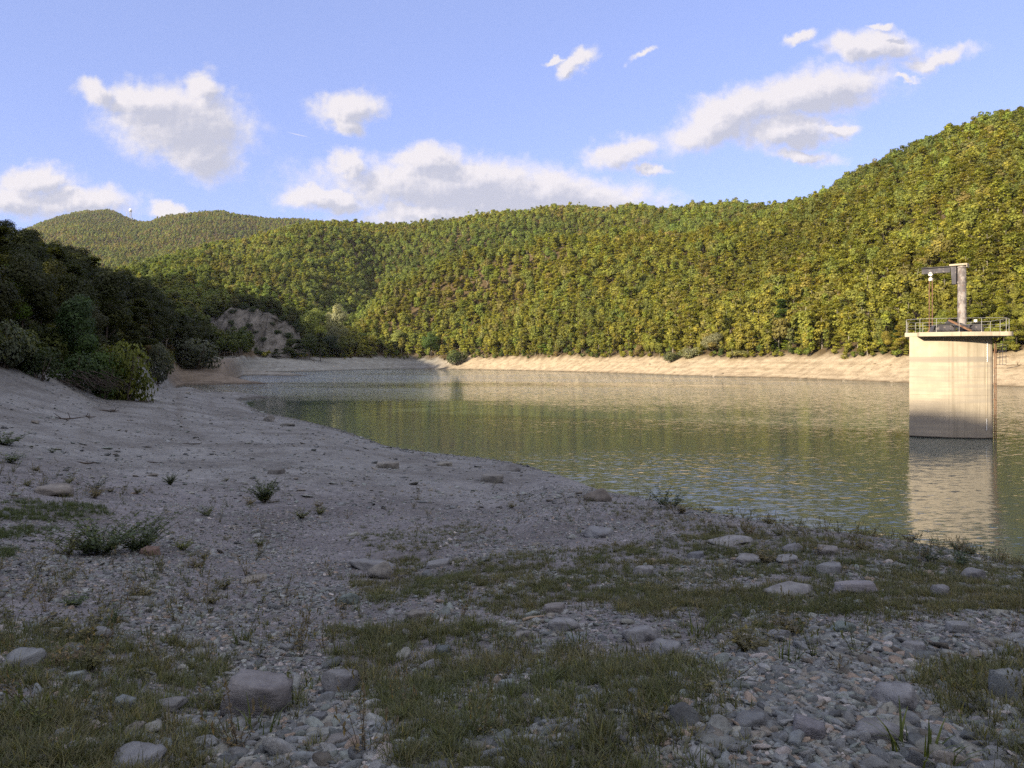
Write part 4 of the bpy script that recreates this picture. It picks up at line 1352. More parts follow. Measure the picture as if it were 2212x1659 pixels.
SP("shrub", 338, 108, 70, 720, (0.085, 0.10, 0.075), "grey green bush right of the yellow green one", "shrub", 'shrub', 3, 0.4)
SP("shrub", 420, 190, 110, 716, (0.085, 0.10, 0.07), "broad grey green willow bush above the brown bank", "shrub", 'shrub', 1, 0.6)
SP("broadleaf_tree", 676, 482, 64, 662, (0.30, 0.35, 0.09), "pale lime dome-shaped tree at the mouth of the side valley", "tree", 'round', 0)
SP("broadleaf_tree", 728, 488, 56, 655, (0.34, 0.35, 0.20), "whitish green tree beside the pale lime one at the valley mouth", "tree", 'round', 1)
SP("broadleaf_tree", 722, 470, 44, 702, (0.21, 0.22, 0.12), "small pale tree in front of the whitish green one", "tree", 'round', 0)
SP("broadleaf_tree", 858, 492, 44, 697, (0.28, 0.32, 0.10), "light green tall tree standing alone above the left end of the sunlit beach", "tree", 'tall', 0)
SP("broadleaf_tree", 930, 470, 46, 715, (0.085, 0.14, 0.035), "fresh green tree low on the slope, right of the light green tall tree", "tree", 'round', 1)
SP("shrub", 990, 447, 56, 752, (0.075, 0.105, 0.04), "dark green bush growing out onto the sunlit beach", "shrub", 'shrub', 0, 0.6)
SP("shrub", 962, 464, 34, 762, (0.17, 0.13, 0.075), "brownish bush at the edge of the sunlit beach", "shrub", 'shrub', 3, 0.4)
SP("broadleaf_tree", 1177, 399, 28, 735, (0.15, 0.22, 0.035), "small bright green sapling at the forest edge above the beach", "tree", 'tall', 1)
SP("shrub", 1218, 392, 40, 752, (0.065, 0.09, 0.045), "dark bush beside the bright green sapling", "shrub", 'shrub', 2, 0.3)
SP("broadleaf_tree", 1540, 283, 62, 716, (0.29, 0.29, 0.17), "silvery green willow standing on top of the sunlit beach", "tree", 'round', 0, 2.2)
SP("shrub", 1494, 287, 64, 745, (0.25, 0.26, 0.15), "silvery green bush left of the willow on the beach top", "shrub", 'shrub', 1, 0.6)
SP("shrub", 1455, 292, 50, 757, (0.12, 0.14, 0.07), "low grey green bush at the left end of the willows", "shrub", 'shrub', 0, 0.5)
SP("shrub", 1598, 268, 70, 752, (0.24, 0.24, 0.10), "low yellowish green bush right of the willow on the beach top", "shrub", 'shrub', 3, 0.5)
SP("shrub", 1712, 256, 46, 750, (0.24, 0.31, 0.05), "bright lime green bush on the beach top, middle of the right shore", "shrub", 'shrub', 2, 0.4)
SP("shrub", 1906, 214, 70, 754, (0.24, 0.24, 0.14), "grey green bush on the beach top left of the lake tower", "shrub", 'shrub', 1, 0.5)
SP("shrub", 2172, 178, 92, 738, (0.22, 0.24, 0.10), "rounded green bush on the beach top right of the lake tower", "shrub", 'shrub', 0, 0.5)
SP("broadleaf_tree", 2021, 262, 66, 532, (0.33, 0.38, 0.10), "pale lime tree rising behind the crane arm", "tree", 'layer', 0)
SP("broadleaf_tree", 2115, 232, 54, 606, (0.21, 0.29, 0.05), "bright green tree right of the crane post", "tree", 'round', 1)
SP("broadleaf_tree", 1748, 276, 40, 660, (0.25, 0.30, 0.05), "bright yellow green tree in the dark part of the forest edge", "tree", 'tall', 0)
SP("broadleaf_tree", 1888, 236, 56, 690, (0.23, 0.30, 0.05), "lime green tree left of the lake tower, above the beach", "tree", 'round', 0)
SP("broadleaf_tree", 2196, 196, 60, 655, (0.23, 0.29, 0.05), "bright green tree cut off by the photo's right edge", "tree", 'round', 1)
SP("broadleaf_tree", 1690, 268, 70, 640, (0.055, 0.095, 0.022), "large deep green tree with layered branches in the forest edge", "tree", 'layer', 0)
SP("broadleaf_tree", 2075, 246, 60, 590, (0.05, 0.085, 0.035), "dark bluish green tree behind the crane post", "tree", 'round', 0)
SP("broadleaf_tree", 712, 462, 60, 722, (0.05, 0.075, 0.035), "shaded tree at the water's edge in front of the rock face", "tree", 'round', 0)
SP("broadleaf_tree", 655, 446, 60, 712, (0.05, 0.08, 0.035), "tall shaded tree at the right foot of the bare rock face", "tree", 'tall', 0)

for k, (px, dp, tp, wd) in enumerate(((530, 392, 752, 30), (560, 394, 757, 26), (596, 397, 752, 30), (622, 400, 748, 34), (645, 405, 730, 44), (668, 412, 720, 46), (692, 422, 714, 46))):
    SP("broadleaf_tree", px, dp, wd, tp, DARKG * 0.6 if k % 3 else GREEN * 0.35, "shaded dark tree in the row standing in front of the bare rock face", "tree", 'round' if k % 2 else 'layer', k, 0.3, "trees in front of the rock face")  # tints scaled down so the row looks shaded
def cling(px, py, wd):
    q = BLUFF_V.reshape(-1, 3)
    qx, qy = to_photo(q[:, 0], q[:, 1], q[:, 2])
    j = np.argmin((qx - px) ** 2 + (qy - py) ** 2 + 0.02 * np.maximum(q[:, 1] - 400, 0) ** 2)
    s = wd / FPX * q[j, 1] / 4.0
    o = empty("shrub", q[j] - np.array([0, -0.3, 0.5 * s]), (0, 0, px), (s, s, s * 0.8))
    tag(o, "small dark bush clinging to the bare rock face", "shrub", "bushes on the rock face")
    put("stem", SHRUB[0][1], o)
    c = put("foliage", SHRUB[int(px) % 4][0], o); c["tint"] = [0.05, 0.075, 0.03]
for px, py, wd in ((505, 676, 24), (524, 668, 30), (548, 672, 26), (566, 668, 32), (590, 678, 30), (612, 690, 28), (632, 702, 34), (540, 705, 20), (552, 722, 18), (585, 700, 16), (598, 722, 22), (520, 715, 26), (622, 728, 26), (640, 716, 30), (500, 700, 26), (570, 735, 20)):
    cling(px, py, wd)
# bare and dead wood
def bare_tree(name, px, depth, hgt, label, mat, seed, lean=0.0):
    r = random.Random(seed)
    X = (px - 1106.0) / FPX * depth
    g = float(ground(X, depth))
    o = empty(name, (X, depth, g)); tag(o, label, "tree")
    b = MB(); b.tube([(0, 0, -0.5), (lean * hgt * 0.4, 0, hgt * 0.5), (lean * hgt, 0, hgt)], [0.13, 0.09, 0.03], 6)
    b.build("trunk", mat, o, True)
    b = MB()
    for k in range(14):
        t = r.uniform(0.3, 0.95); th = r.uniform(0, 6.28); ln = hgt * 0.28 * (1.15 - t)
        p = Vector((lean * hgt * t, 0, hgt * t)); q = p + Vector((math.cos(th) * ln, math.sin(th) * ln, ln * 1.1))
        b.tube([p, (p + q) / 2 + Vector((0, 0, -0.05 * ln)), q], [0.05, 0.035, 0.012], 5)
    b.build("branch", mat, o, True)


bare_tree("bare_tree", 358, 165, 9.5, "leafless pale tree among the dark trees of the left bank", M_BARK_PALE, 3, 0.05)
bare_tree("bare_tree", 1925, 216, 9.0, "leafless leaning trunk at the forest edge left of the lake tower", M_BARK_PALE, 5, -0.12)
bare_tree("bare_tree", 698, 483, 13.0, "leafless whitish tree between the two pale trees at the valley mouth", M_BARK_PALE, 8, 0.03)


def fallen_branches():
    r = random.Random(11)
    bx, by, bz = spot(165, 846)
    o = empty("fallen_branches", (bx, by, bz)); tag(o, "tangle of bare dark branches hanging onto the gravel beach below the trees", "branches")
    for k in range(26):
        b = MB()
        x0 = r.uniform(-2.0, 1.6); z0 = r.uniform(0.5, 1.5)
        p = [Vector((x0, r.uniform(0.3, 1.4), z0))]
        th = r.uniform(-0.45, 0.25); ln = r.uniform(1.2, 4.2)
        for j in range(5):
            t = (j + 1) / 5
            p.append(p[0] + Vector((ln * t * math.cos(th) * 0.9, -0.9 * t + r.uniform(-.12, .12), -z0 * t ** 1.3 * 0.95 + ln * t * math.sin(th) * 0.2 + r.uniform(-.05, .05))))
        b.tube(p, [0.042, 0.036, 0.03, 0.022, 0.016, 0.008], 5)
        for j in range(5):
            q = p[r.randint(1, 4)]; e = q + Vector((r.uniform(0.2, 0.9), r.uniform(-.4, .2), r.uniform(-.25, .3)))
            b.tube([q, (q + e) / 2 + Vector((0, 0, .04)), e], [0.016, 0.012, 0.005], 4)
        b.build("branch", M_DEAD, o, True)


fallen_branches()


def driftwood(name, px, py, ln, rz, label, mat, dpt=None, z=0.03, rad=0.03, twigs=0, seed=1):
    r = random.Random(seed)
    X, Y, Z = spot(px, py) if dpt is None else ((px - 1106.0) / FPX * dpt, dpt, float(ground((px - 1106.0) / FPX * dpt, dpt)))
    b = MB()
    pts = [Vector((ln * (t - 0.5), ln * 0.06 * math.sin(t * 5 + seed), z + rad * 0.3 * math.sin(7 * t))) for t in np.linspace(0, 1, 6)]
    b.tube(pts, [rad, rad * 1.1, rad, rad * 0.9, rad * 0.7, rad * 0.4], 6)
    for k in range(twigs):
        q = pts[r.randint(1, 4)]; e = q + Vector((r.uniform(-.4, .5) * ln * .4, r.uniform(-.3, .3) * ln * .3, r.uniform(0.1, .5) * ln * .4))
        b.tube([q, e], [rad * 0.6, rad * 0.2], 5)
    o = b.build(name, mat, None, True, loc=(X, Y, Z), rot=(0, 0, R(rz)))
    tag(o, label, "driftwood")


driftwood("driftwood", 2200, 795, 7.5, 12, "long bleached branch lying on the sunlit beach right of the tower", M_DRIFT, 168, 0.15, 0.13, 5, 3)
driftwood("driftwood", 2172, 789, 5.0, -25, "tangle of bleached roots below the bush right of the tower", M_DRIFT, 174, 0.3, 0.10, 9, 7)
driftwood("driftwood", 230, 889, 1.5, 6, "dark stick lying on the left beach below the bare branches", M_DEAD, None, 0.03, 0.06, 3, 12)
driftwood("driftwood", 189, 902, 1.1, -14, "short dark stick below the longer one on the left beach", M_DEAD, None, 0.03, 0.045, 2, 13)
driftwood("driftwood", 300, 868, 2.6, 20, "long dark curved branch lying in the old drift line of the left beach", M_DEAD, None, 0.04, 0.06, 4, 14)
driftwood("driftwood", 140, 906, 2.0, 62, "dark twig in the upper drift line at the far left of the beach", M_DEAD, None, 0.03, 0.04, 3, 15)
driftwood("driftwood", 330, 1000, 0.5, -20, "short twig on the bare beach between the two black sticks", M_DEAD, None, 0.02, 0.02, 1, 16)
driftwood("driftwood", 182, 1002, 0.62, 4, "short black stick lying on the bare earth of the left beach", M_DEAD, None, 0.02, 0.035, 1, 2)
driftwood("driftwood", 412, 960, 0.9, 12, "thin dark stick on the beach, farthest of the two black sticks", M_DEAD, None, 0.02, 0.03, 1, 4)
driftwood("driftwood", 1152, 1340, 0.24, 28, "small bleached stick between the slabs in the grass", M_DRIFT, None, 0.02, 0.012, 0, 5)

# ------------------------------------------------------------------ the rest of the forest reads as one mass
for v in range(len(LOW)):                        # every shape is borrowed from a tree that stands in view
    if v not in LOW_SRC:
        i = rest[np.argmin(np.where((r_[rest] > 235) & inside[rest] & (clear[rest] > 0), r_[rest], 1e9))]
        o, c, t = plant_tree("broadleaf_tree", LOW[v][0], LOW[v][1], (x[i], y[i], gz_[i]), spin[i], sc[i], tint[i], "%s %s tree standing in the sunlit forest across the lake" % (COLOUR_WORD[spc[i]], HABIT[KINDS_[v]]), "tree", "trees of the sunlit slope across the lake")
        LOW_SRC[v] = (c, t)
        rest = rest[rest != i]
far_ = rest[r_[rest] >= 235]
near_ = rest[r_[rest] < 235]
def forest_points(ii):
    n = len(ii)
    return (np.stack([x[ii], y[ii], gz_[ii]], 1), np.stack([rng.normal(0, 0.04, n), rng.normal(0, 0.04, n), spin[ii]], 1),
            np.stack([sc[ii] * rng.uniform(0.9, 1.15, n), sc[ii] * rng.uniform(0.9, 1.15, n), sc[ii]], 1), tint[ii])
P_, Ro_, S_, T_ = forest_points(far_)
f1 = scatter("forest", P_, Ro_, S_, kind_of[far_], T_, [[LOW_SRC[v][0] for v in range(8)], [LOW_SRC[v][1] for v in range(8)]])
tag(f1, "dense mixed forest covering the hills around the lake", kind="stuff")
hs_ = sorted(HIGH_SRC)
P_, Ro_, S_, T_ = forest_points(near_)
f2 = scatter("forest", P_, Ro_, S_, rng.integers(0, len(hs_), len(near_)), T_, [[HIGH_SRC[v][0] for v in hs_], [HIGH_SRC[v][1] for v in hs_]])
tag(f2, "dense dark woodland on the shaded bank and close forest edge", kind="stuff")
# undergrowth: low bushes that close the forest edge down to the beach
U_ = np.concatenate([cells(150, 250, 2.3), cells(250, 520, 2.9)])
ux, uy = U_[:, 0], U_[:, 1]
uz = ground(ux, uy); ua = np.degrees(np.arctan2(ux, uy)); ur = np.hypot(ux, uy)
ue = uz - (6.7 + 1.5 * fbm(ux / 10, uy / 10, 33, 4))
uk = (ua > -19) & (ue > -0.35) & (ue < 9) & (rng.uniform(0, 1, len(ux)) < np.where(ue < 1.5, 0.75, 0.5))
ux, uy, uz, ur, ue = ux[uk], uy[uk], uz[uk], ur[uk], ue[uk]
n = len(ux)
us_ = rng.uniform(0.28, 0.55, n) * (0.6 + 0.4 * sstep(-0.3, 2.5, ue))
ut = TINTS[rng.choice(7, n, p=[0.44, 0.24, 0.10, 0.04, 0.08, 0.07, 0.03])] * rng.uniform(0.75, 1.15, (n, 1))
f3 = scatter("undergrowth", np.stack([ux, uy, uz - us_ * 2.2], 1), np.stack([rng.normal(0, 0.1, n), rng.normal(0, 0.1, n), rng.uniform(0, 6.28, n)], 1),
             np.stack([us_ * 1.25, us_ * 1.25, us_], 1), rng.integers(0, 6, n), ut, [[LOW_SRC[v][0] for v in range(8)]])
tag(f3, "low bushes closing the forest edge above the beach", kind="stuff")
SHRUB_SRC = [next(o for o in COL.objects if o.name.startswith("foliage") and o.data == SHRUB[k][0]) for k in range(4)]
U_ = np.concatenate([cells(42, 130, 1.9), cells(130, 260, 2.8)])
ux, uy = U_[:, 0], U_[:, 1]
uz = ground(ux, uy); ua = np.degrees(np.arctan2(ux, uy)); ur = np.hypot(ux, uy)
ue = uz - (5.1 + 0.8 * fbm(ux / 6, uy / 6, 35, 2))
uk = (ua < -22) & (ue > -0.1) & (ue < 7) & (rng.uniform(0, 1, len(ux)) < 0.6)
ux, uy, uz, ue = ux[uk], uy[uk], uz[uk], ue[uk]
n = len(ux)
us_ = rng.uniform(0.5, 1.25, n)
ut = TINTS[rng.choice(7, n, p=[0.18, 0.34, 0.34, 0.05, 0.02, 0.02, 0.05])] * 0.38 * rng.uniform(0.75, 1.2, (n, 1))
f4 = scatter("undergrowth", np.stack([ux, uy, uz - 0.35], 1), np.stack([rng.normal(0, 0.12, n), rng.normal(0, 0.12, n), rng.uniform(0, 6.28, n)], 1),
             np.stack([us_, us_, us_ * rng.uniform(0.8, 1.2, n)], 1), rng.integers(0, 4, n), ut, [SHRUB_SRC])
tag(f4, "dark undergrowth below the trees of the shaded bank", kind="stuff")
print("trees", NT_, "single", len(chosen), "far", len(far_), "near", len(near_))


# ------------------------------------------------------------------ stones
def ico_dirs(sub):
    bm = bmesh.new(); bmesh.ops.create_icosphere(bm, subdivisions=sub, radius=1.0)
    v = np.array([p.co[:] for p in bm.verts]); f = [tuple(q.index for q in fc.verts) for fc in bm.faces]
    bm.free()
    return v / np.linalg.norm(v, axis=1, keepdims=True), f


ICO = {s: ico_dirs(s) for s in (2, 3, 4)}


def stone_mesh(name, seed, sub=3, planes=14, flat=0.6, long_=1.25, rough=0.05):
    """A broken stone: a sphere cut by random planes, then squashed; about 1 m long."""
    r = np.random.default_rng(seed)
    D, F = ICO[sub]
    n = r.normal(size=(planes, 3)); n /= np.linalg.norm(n, axis=1, keepdims=True)
    d = r.uniform(0.55, 0.98, planes)
    n = np.vstack([n, [[0, 0, 1.0], [0.1, 0.05, -1.0]]]); d = np.append(d, [r.uniform(0.55, 0.85), 0.8])
    dots = D @ n.T
    rad = np.where(dots > 1e-3, d[None, :] / np.maximum(dots, 1e-3), 9)
    k = 55.0                                            # soft minimum: slightly worn edges
    rad = -np.log(np.exp(-k * np.minimum(rad, 1.35)).sum(1)) / k
    rad = np.minimum(rad, 1.25)
    P = D * rad[:, None]
    P = P * (1 + rough * fbm(P[:, 0] * 2.6 + P[:, 2] * 1.7 + seed, P[:, 1] * 2.2 - P[:, 2] * 1.3, seed, 4)[:, None])
    P *= np.array([long_, 1.0, flat]) * 0.42
    return mesh_from(name, P, F, [M_STONE], True)


STONES = [stone_mesh("stone", 700 + i, 3, 10 + i % 7, [0.62, 0.45, 0.78, 0.35, 0.55, 0.7, 0.3, 0.5][i % 8], [1.2, 1.5, 1.05, 1.4][i % 4]) for i in range(10)]
def boulder_mesh():
    D, F = ICO[4]
    n = np.array([(1, 0.05, -0.05), (-1, 0.1, 0.12), (0.1, 1, 0.1), (-0.05, -1, -0.18), (0.06, -0.10, 1), (0, 0, -1), (0.7, -0.6, 0.5), (-0.6, -0.5, 0.65), (0.6, -0.5, -0.6), (-0.3, -0.7, 0.75)], float)
    n /= np.linalg.norm(n, axis=1, keepdims=True)
    d = np.array((1.0, 0.95, 0.75, 0.70, 0.52, 0.5, 0.98, 0.95, 0.86, 0.82))
    dots = D @ n.T
    rad = np.where(dots > 1e-3, d[None, :] / np.maximum(dots, 1e-3), 9)
    rad = -np.log(np.exp(-34.0 * np.minimum(rad, 2)).sum(1)) / 34.0
    P = D * rad[:, None]
    P *= 1 + 0.07 * fbm(P[:, 0] * 2.5 + P[:, 2] * 2, P[:, 1] * 2.5 - P[:, 2] * 3, 5, 4)[:, None]
    return mesh_from("stone", P * 0.5, F, [M_STONE], True)


BIG = [boulder_mesh()] + [stone_mesh("stone", 801 + i, 4, 9 + i, [0.62, 0.5, 0.7, 0.3, 0.4][i % 5], [1.35, 1.2, 1.1, 1.7, 1.4][i % 5], 0.13) for i in range(9)]
PEBBLES = STONES
GREYS = np.array([(0.245, 0.24, 0.25), (0.20, 0.205, 0.215), (0.29, 0.285, 0.28), (0.26, 0.245, 0.225), (0.175, 0.175, 0.185), (0.27, 0.26, 0.265), (0.235, 0.205, 0.185), (0.23, 0.24, 0.23)]) * np.array((0.90, 0.99, 0.96))
placed = []                                             # (x, y, radius) of the big stones


def stone(px, py, wpx, hpx, label, seed, tint_=None, rz=None, sink=0.42, tilt=0.0):
    """A single stone whose foot shows at (px, py + hpx / 2), wpx wide and hpx tall in the photograph."""
    X, Y, Z = spot(px, py + hpx * 0.40)
    w = wpx / FPX * Y
    h = max(hpx / FPX * Y * 0.95, w * 0.12)
    me_ = BIG[seed % len(BIG)]
    co = np.array([v.co[:] for v in me_.vertices])
    ext = co.max(0) - co.min(0)
    rz = (seed * 37 % 50 - 25) * 0.6 if rz is None else rz
    r = random.Random(seed * 7 + int(px))
    o = put("stone", me_, None, (X, Y + w * 0.25, Z + h * (0.5 - sink)), (R(tilt + r.uniform(-9, 9)), R(r.uniform(-7, 7)), R(rz)), (w / ext[0], w * 0.75 / ext[1], h / ext[2] * 1.15))
    r = random.Random(seed)
    t = GREYS[seed % len(GREYS)] * r.uniform(0.9, 1.1) if tint_ is None else tint_
    o["tint"] = [float(c) for c in np.array(t) * np.array((0.76, 0.82, 0.83))]
    tag(o, label, "stone")
    placed.append((X, Y + w * 0.25, w * 0.55))
    return o


stone(545, 1518, 140, 74, "largest grey boulder with a flat top and banded front, standing in the bottom grass", 0, (0.255, 0.235, 0.235), 6, 0.10)
stone(738, 1481, 80, 44, "grey wedge-shaped boulder just right of the largest boulder", 2, (0.25, 0.24, 0.24), -8, 0.15)
stone(824, 1236, 58, 38, "smooth rounded tan grey boulder in front of a flat slab, middle of the shore", 5, (0.30, 0.275, 0.25), 0, 0.15)
stone(790, 1222, 110, 24, "flat grey slab behind the smooth rounded boulder", 3, (0.26, 0.25, 0.25))
stone(943, 1220, 62, 16, "low flat stone right of the smooth rounded boulder", 8, (0.27, 0.26, 0.26))
stone(752, 1294, 56, 34, "grey blocky stone at the left edge of the middle grass patch", 7)
stone(905, 1328, 42, 26, "brownish blocky stone in the middle of the shore", 1, (0.25, 0.225, 0.2))
stone(1955, 1512, 104, 62, "broad pale grey slab in the gravel at the lower right", 6, (0.29, 0.28, 0.285), -10, 0.35)
stone(2194, 1484, 74, 78, "big rounded grey boulder cut off by the right edge", 4, (0.24, 0.245, 0.24), 0, 0.3)
stone(2117, 1561, 46, 30, "smooth oval stone below the big boulder at the right edge", 5, (0.30, 0.285, 0.29))
stone(1392, 1371, 86, 40, "flat pale slab in the gravel patch between the grass, middle right", 9, (0.285, 0.275, 0.28))
stone(1212, 1350, 74, 34, "pale flat slab beside the small bleached stick", 3, (0.295, 0.285, 0.285))
stone(1196, 1316, 58, 26, "brownish flat stone above the slab with the bleached stick", 8, (0.26, 0.235, 0.225))
stone(1448, 1402, 76, 40, "ribbed grey slab at the right end of the middle gravel patch", 6, (0.26, 0.255, 0.26))
stone(1400, 1234, 48, 32, "pale upright stone alone in the middle grass", 2, (0.30, 0.285, 0.285))
stone(1856, 1271, 112, 30, "long pale lavender slab lying in the grass near the water", 8, (0.30, 0.275, 0.285))
stone(1722, 1281, 118, 14, "thin straight ledge of stone in the grass left of the long slab", 9, (0.28, 0.265, 0.26))
stone(1622, 1211, 70, 20, "flat pale stone in the grass just below the bank edge", 3, (0.30, 0.285, 0.28))
stone(1714, 1209, 50, 19, "low pale stone right of the flat one, near the bank edge", 1, (0.29, 0.28, 0.28))
stone(1512, 1199, 40, 20, "dark grey peaked stone near the bank edge", 2, (0.2, 0.2, 0.215))
stone(1792, 1189, 44, 22, "tan block on the bank edge between the flowering weeds", 0, (0.285, 0.26, 0.25))
stone(1722, 1183, 52, 26, "grey block on the bank edge left of the tan block", 5, (0.25, 0.24, 0.25))
stone(2040, 1276, 44, 34, "rounded grey stone in front of the leafy weed on the bank", 4, (0.265, 0.255, 0.26))
stone(2112, 1238, 56, 36, "squared grey stone at the water's edge under the leafy weed", 7, (0.25, 0.24, 0.245))
stone(1808, 1228, 60, 28, "grey stone with a pointed top in the grass near the bank edge", 2, (0.26, 0.255, 0.26))
stone(1592, 1172, 110, 16, "long pale slab lying along the bank edge", 9, (0.30, 0.285, 0.28))
stone(1300, 1152, 70, 24, "low broad grey stone above the middle grass", 6, (0.25, 0.245, 0.255))
stone(95, 1057, 84, 30, "low tan stone among the weeds at the far left", 3, (0.29, 0.255, 0.225))
stone(318, 1191, 40, 24, "reddish brown stone in front of the sprawling weeds", 0, (0.30, 0.205, 0.17))
stone(32, 1427, 92, 44, "flat grey slab in the grass at the left edge", 6, (0.25, 0.25, 0.25))
stone(553, 1252, 56, 16, "flat tan slab in the open gravel", 1, (0.30, 0.265, 0.225))
stone(598, 1018, 36, 18, "dark pointed stone on the edge between bare beach and gravel", 2, (0.2, 0.185, 0.175))
stone(834, 1004, 48, 20, "tan block on the edge of the bare beach near the water", 0, (0.29, 0.265, 0.235))
stone(580, 902, 30, 22, "pale rock standing right at the water's edge of the beach", 7, (0.30, 0.28, 0.26))
stone(616, 916, 34, 12, "low pale rock beside the rock at the water's edge", 3, (0.29, 0.275, 0.255))
stone(965, 1002, 34, 14, "tan stone at the tip of the gravel bank by the water", 1, (0.29, 0.265, 0.23))
stone(1100, 1008, 56, 24, "rounded grey stone on the bank edge over the water", 5, (0.25, 0.235, 0.23))
stone(1062, 1032, 48, 26, "tan grey stone below the bank edge", 0, (0.26, 0.24, 0.22))
stone(1296, 1070, 62, 34, "brown mound-like rock on the bank edge left of the dark weed", 5, (0.215, 0.185, 0.165), 0, 0.3)
stone(158, 1462, 42, 26, "greenish pale stone in the grass at the lower left", 2, (0.27, 0.29, 0.275))
stone(172, 1374, 110, 14, "thin flat slab at the lower left between grass and gravel", 9, (0.23, 0.225, 0.225))
stone(352, 1527, 72, 24, "long layered stone half sunk in the bottom left grass", 8, (0.23, 0.22, 0.21))
stone(262, 1520, 44, 32, "squat grey stone in the bottom left grass", 0)
stone(280, 1648, 120, 34, "pointed slab cut off by the bottom edge at the left", 6, (0.25, 0.245, 0.25))
stone(420, 1568, 30, 24, "small round stone just below the largest boulder", 4, (0.27, 0.26, 0.265))
stone(1135, 1372, 40, 24, "tan stone below the slab with the bleached stick", 1, (0.28, 0.26, 0.24))
stone(1580, 1380, 44, 24, "pale upright stone at the lower edge of the wide grass", 2, (0.29, 0.28, 0.285))
stone(1690, 1372, 60, 30, "grey stone pair's larger block in the gravel, lower right", 7, (0.25, 0.245, 0.25))
stone(1640, 1560, 74, 46, "large dark grey stone in the gravel at the bottom right", 1, (0.215, 0.215, 0.22))
stone(1752, 1580, 70, 56, "blocky purplish grey stone in the gravel at the bottom right", 0, (0.24, 0.225, 0.24))
stone(1900, 1588, 110, 44, "flat broken slab near the bottom right corner", 3, (0.265, 0.255, 0.255))
stone(1990, 1400, 56, 34, "angular pale stone in the gravel left of the right grass patch", 2, (0.29, 0.28, 0.285))
stone(2075, 1356, 64, 30, "flat pale stone in the grass at the right", 8, (0.28, 0.275, 0.28))
stone(1830, 1355, 60, 34, "grey split stone above the lower right gravel", 7)
stone(735, 1604, 56, 34, "flat brownish stone in the gravel at the bottom", 1, (0.26, 0.24, 0.225))
stone(690, 1552, 40, 28, "dark stone in the gravel under the wedge-shaped boulder", 2, (0.2, 0.2, 0.21))
stone(1100, 1480, 40, 30, "pointed grey stone in the grass at the bottom middle", 2)
stone(960, 1405, 40, 24, "grey stone in the lower grass, left of the middle", 4)
stone(930, 1436, 44, 26, "pale grey stone in the lower grass below the middle", 5, (0.28, 0.27, 0.275))

# ------------------------------------------------------------------ where grass grows (areas taken from the photograph, laid on the ground)
GRASS = [   # polygon in photograph columns/rows, cover, blade scale, green-ness
    ([(-60, 1365), (120, 1350), (235, 1345), (215, 1375), (330, 1392), (440, 1410), (520, 1455), (600, 1480), (660, 1520), (560, 1570), (480, 1590), (430, 1640), (420, 1720), (-60, 1720)], 0.85, 1.05, 0.45),
    ([(745, 1300), (745, 1225), (900, 1205), (1000, 1215), (1130, 1190), (1240, 1185), (1420, 1165), (1560, 1150), (1750, 1165), (1950, 1210), (2260, 1215), (2260, 1330), (2100, 1335), (1950, 1350), (1800, 1350), (1640, 1395), (1500, 1385), (1440, 1345), (1300, 1310), (1180, 1295), (1120, 1330), (1020, 1310), (900, 1300)], 0.80, 0.95, 0.55),
    ([(735, 1165), (860, 1140), (990, 1128), (1095, 1150), (1060, 1175), (900, 1190), (780, 1185)], 0.6, 0.7, 0.8),
    ([(720, 1370), (880, 1350), (1010, 1350), (1120, 1395), (1260, 1420), (1400, 1430), (1500, 1425), (1545, 1460), (1530, 1560), (1500, 1720), (830, 1720), (800, 1620), (830, 1560), (760, 1500), (700, 1440)], 0.85, 1.15, 0.5),
    ([(2010, 1450), (2120, 1440), (2260, 1400), (2260, 1720), (2190, 1660), (2030, 1560), (2000, 1500)], 0.8, 1.2, 0.5),
    ([(560, 1610), (660, 1560), (720, 1600), (700, 1660), (560, 1660)], 0.35, 0.9, 0.5),
    ([(-40, 1108), (60, 1095), (160, 1086), (225, 1092), (232, 1112), (130, 1126), (20, 1124), (-40, 1122)], 2.2, 1.0, 1.3),
    ([(-40, 1150), (60, 1138), (125, 1140), (60, 1162), (-40, 1167)], 2.2, 1.0, 1.3),
    ([(-40, 1195), (30, 1185), (40, 1204), (-40, 1216)], 1.4, 0.9, 1.2),
    ([(-20, 1084), (60, 1078), (110, 1086), (40, 1091)], 1.6, 0.8, 1.2),
    ([(1330, 1085), (1420, 1100), (1560, 1130), (1750, 1150), (1950, 1185), (2100, 1215), (2260, 1225), (2260, 1260), (1900, 1215), (1700, 1175), (1480, 1150), (1330, 1110)], 0.55, 0.9, 0.25),
]


def in_poly(px, py, poly):
    inside = np.zeros(px.shape, bool)
    n = len(poly)
    j = n - 1
    for i in range(n):
        xi, yi = poly[i]; xj, yj = poly[j]
        hit = ((yi > py) != (yj > py)) & (px < (xj - xi) * (py - yi) / (yj - yi + 1e-9) + xi)
        inside ^= hit
        j = i
    return inside


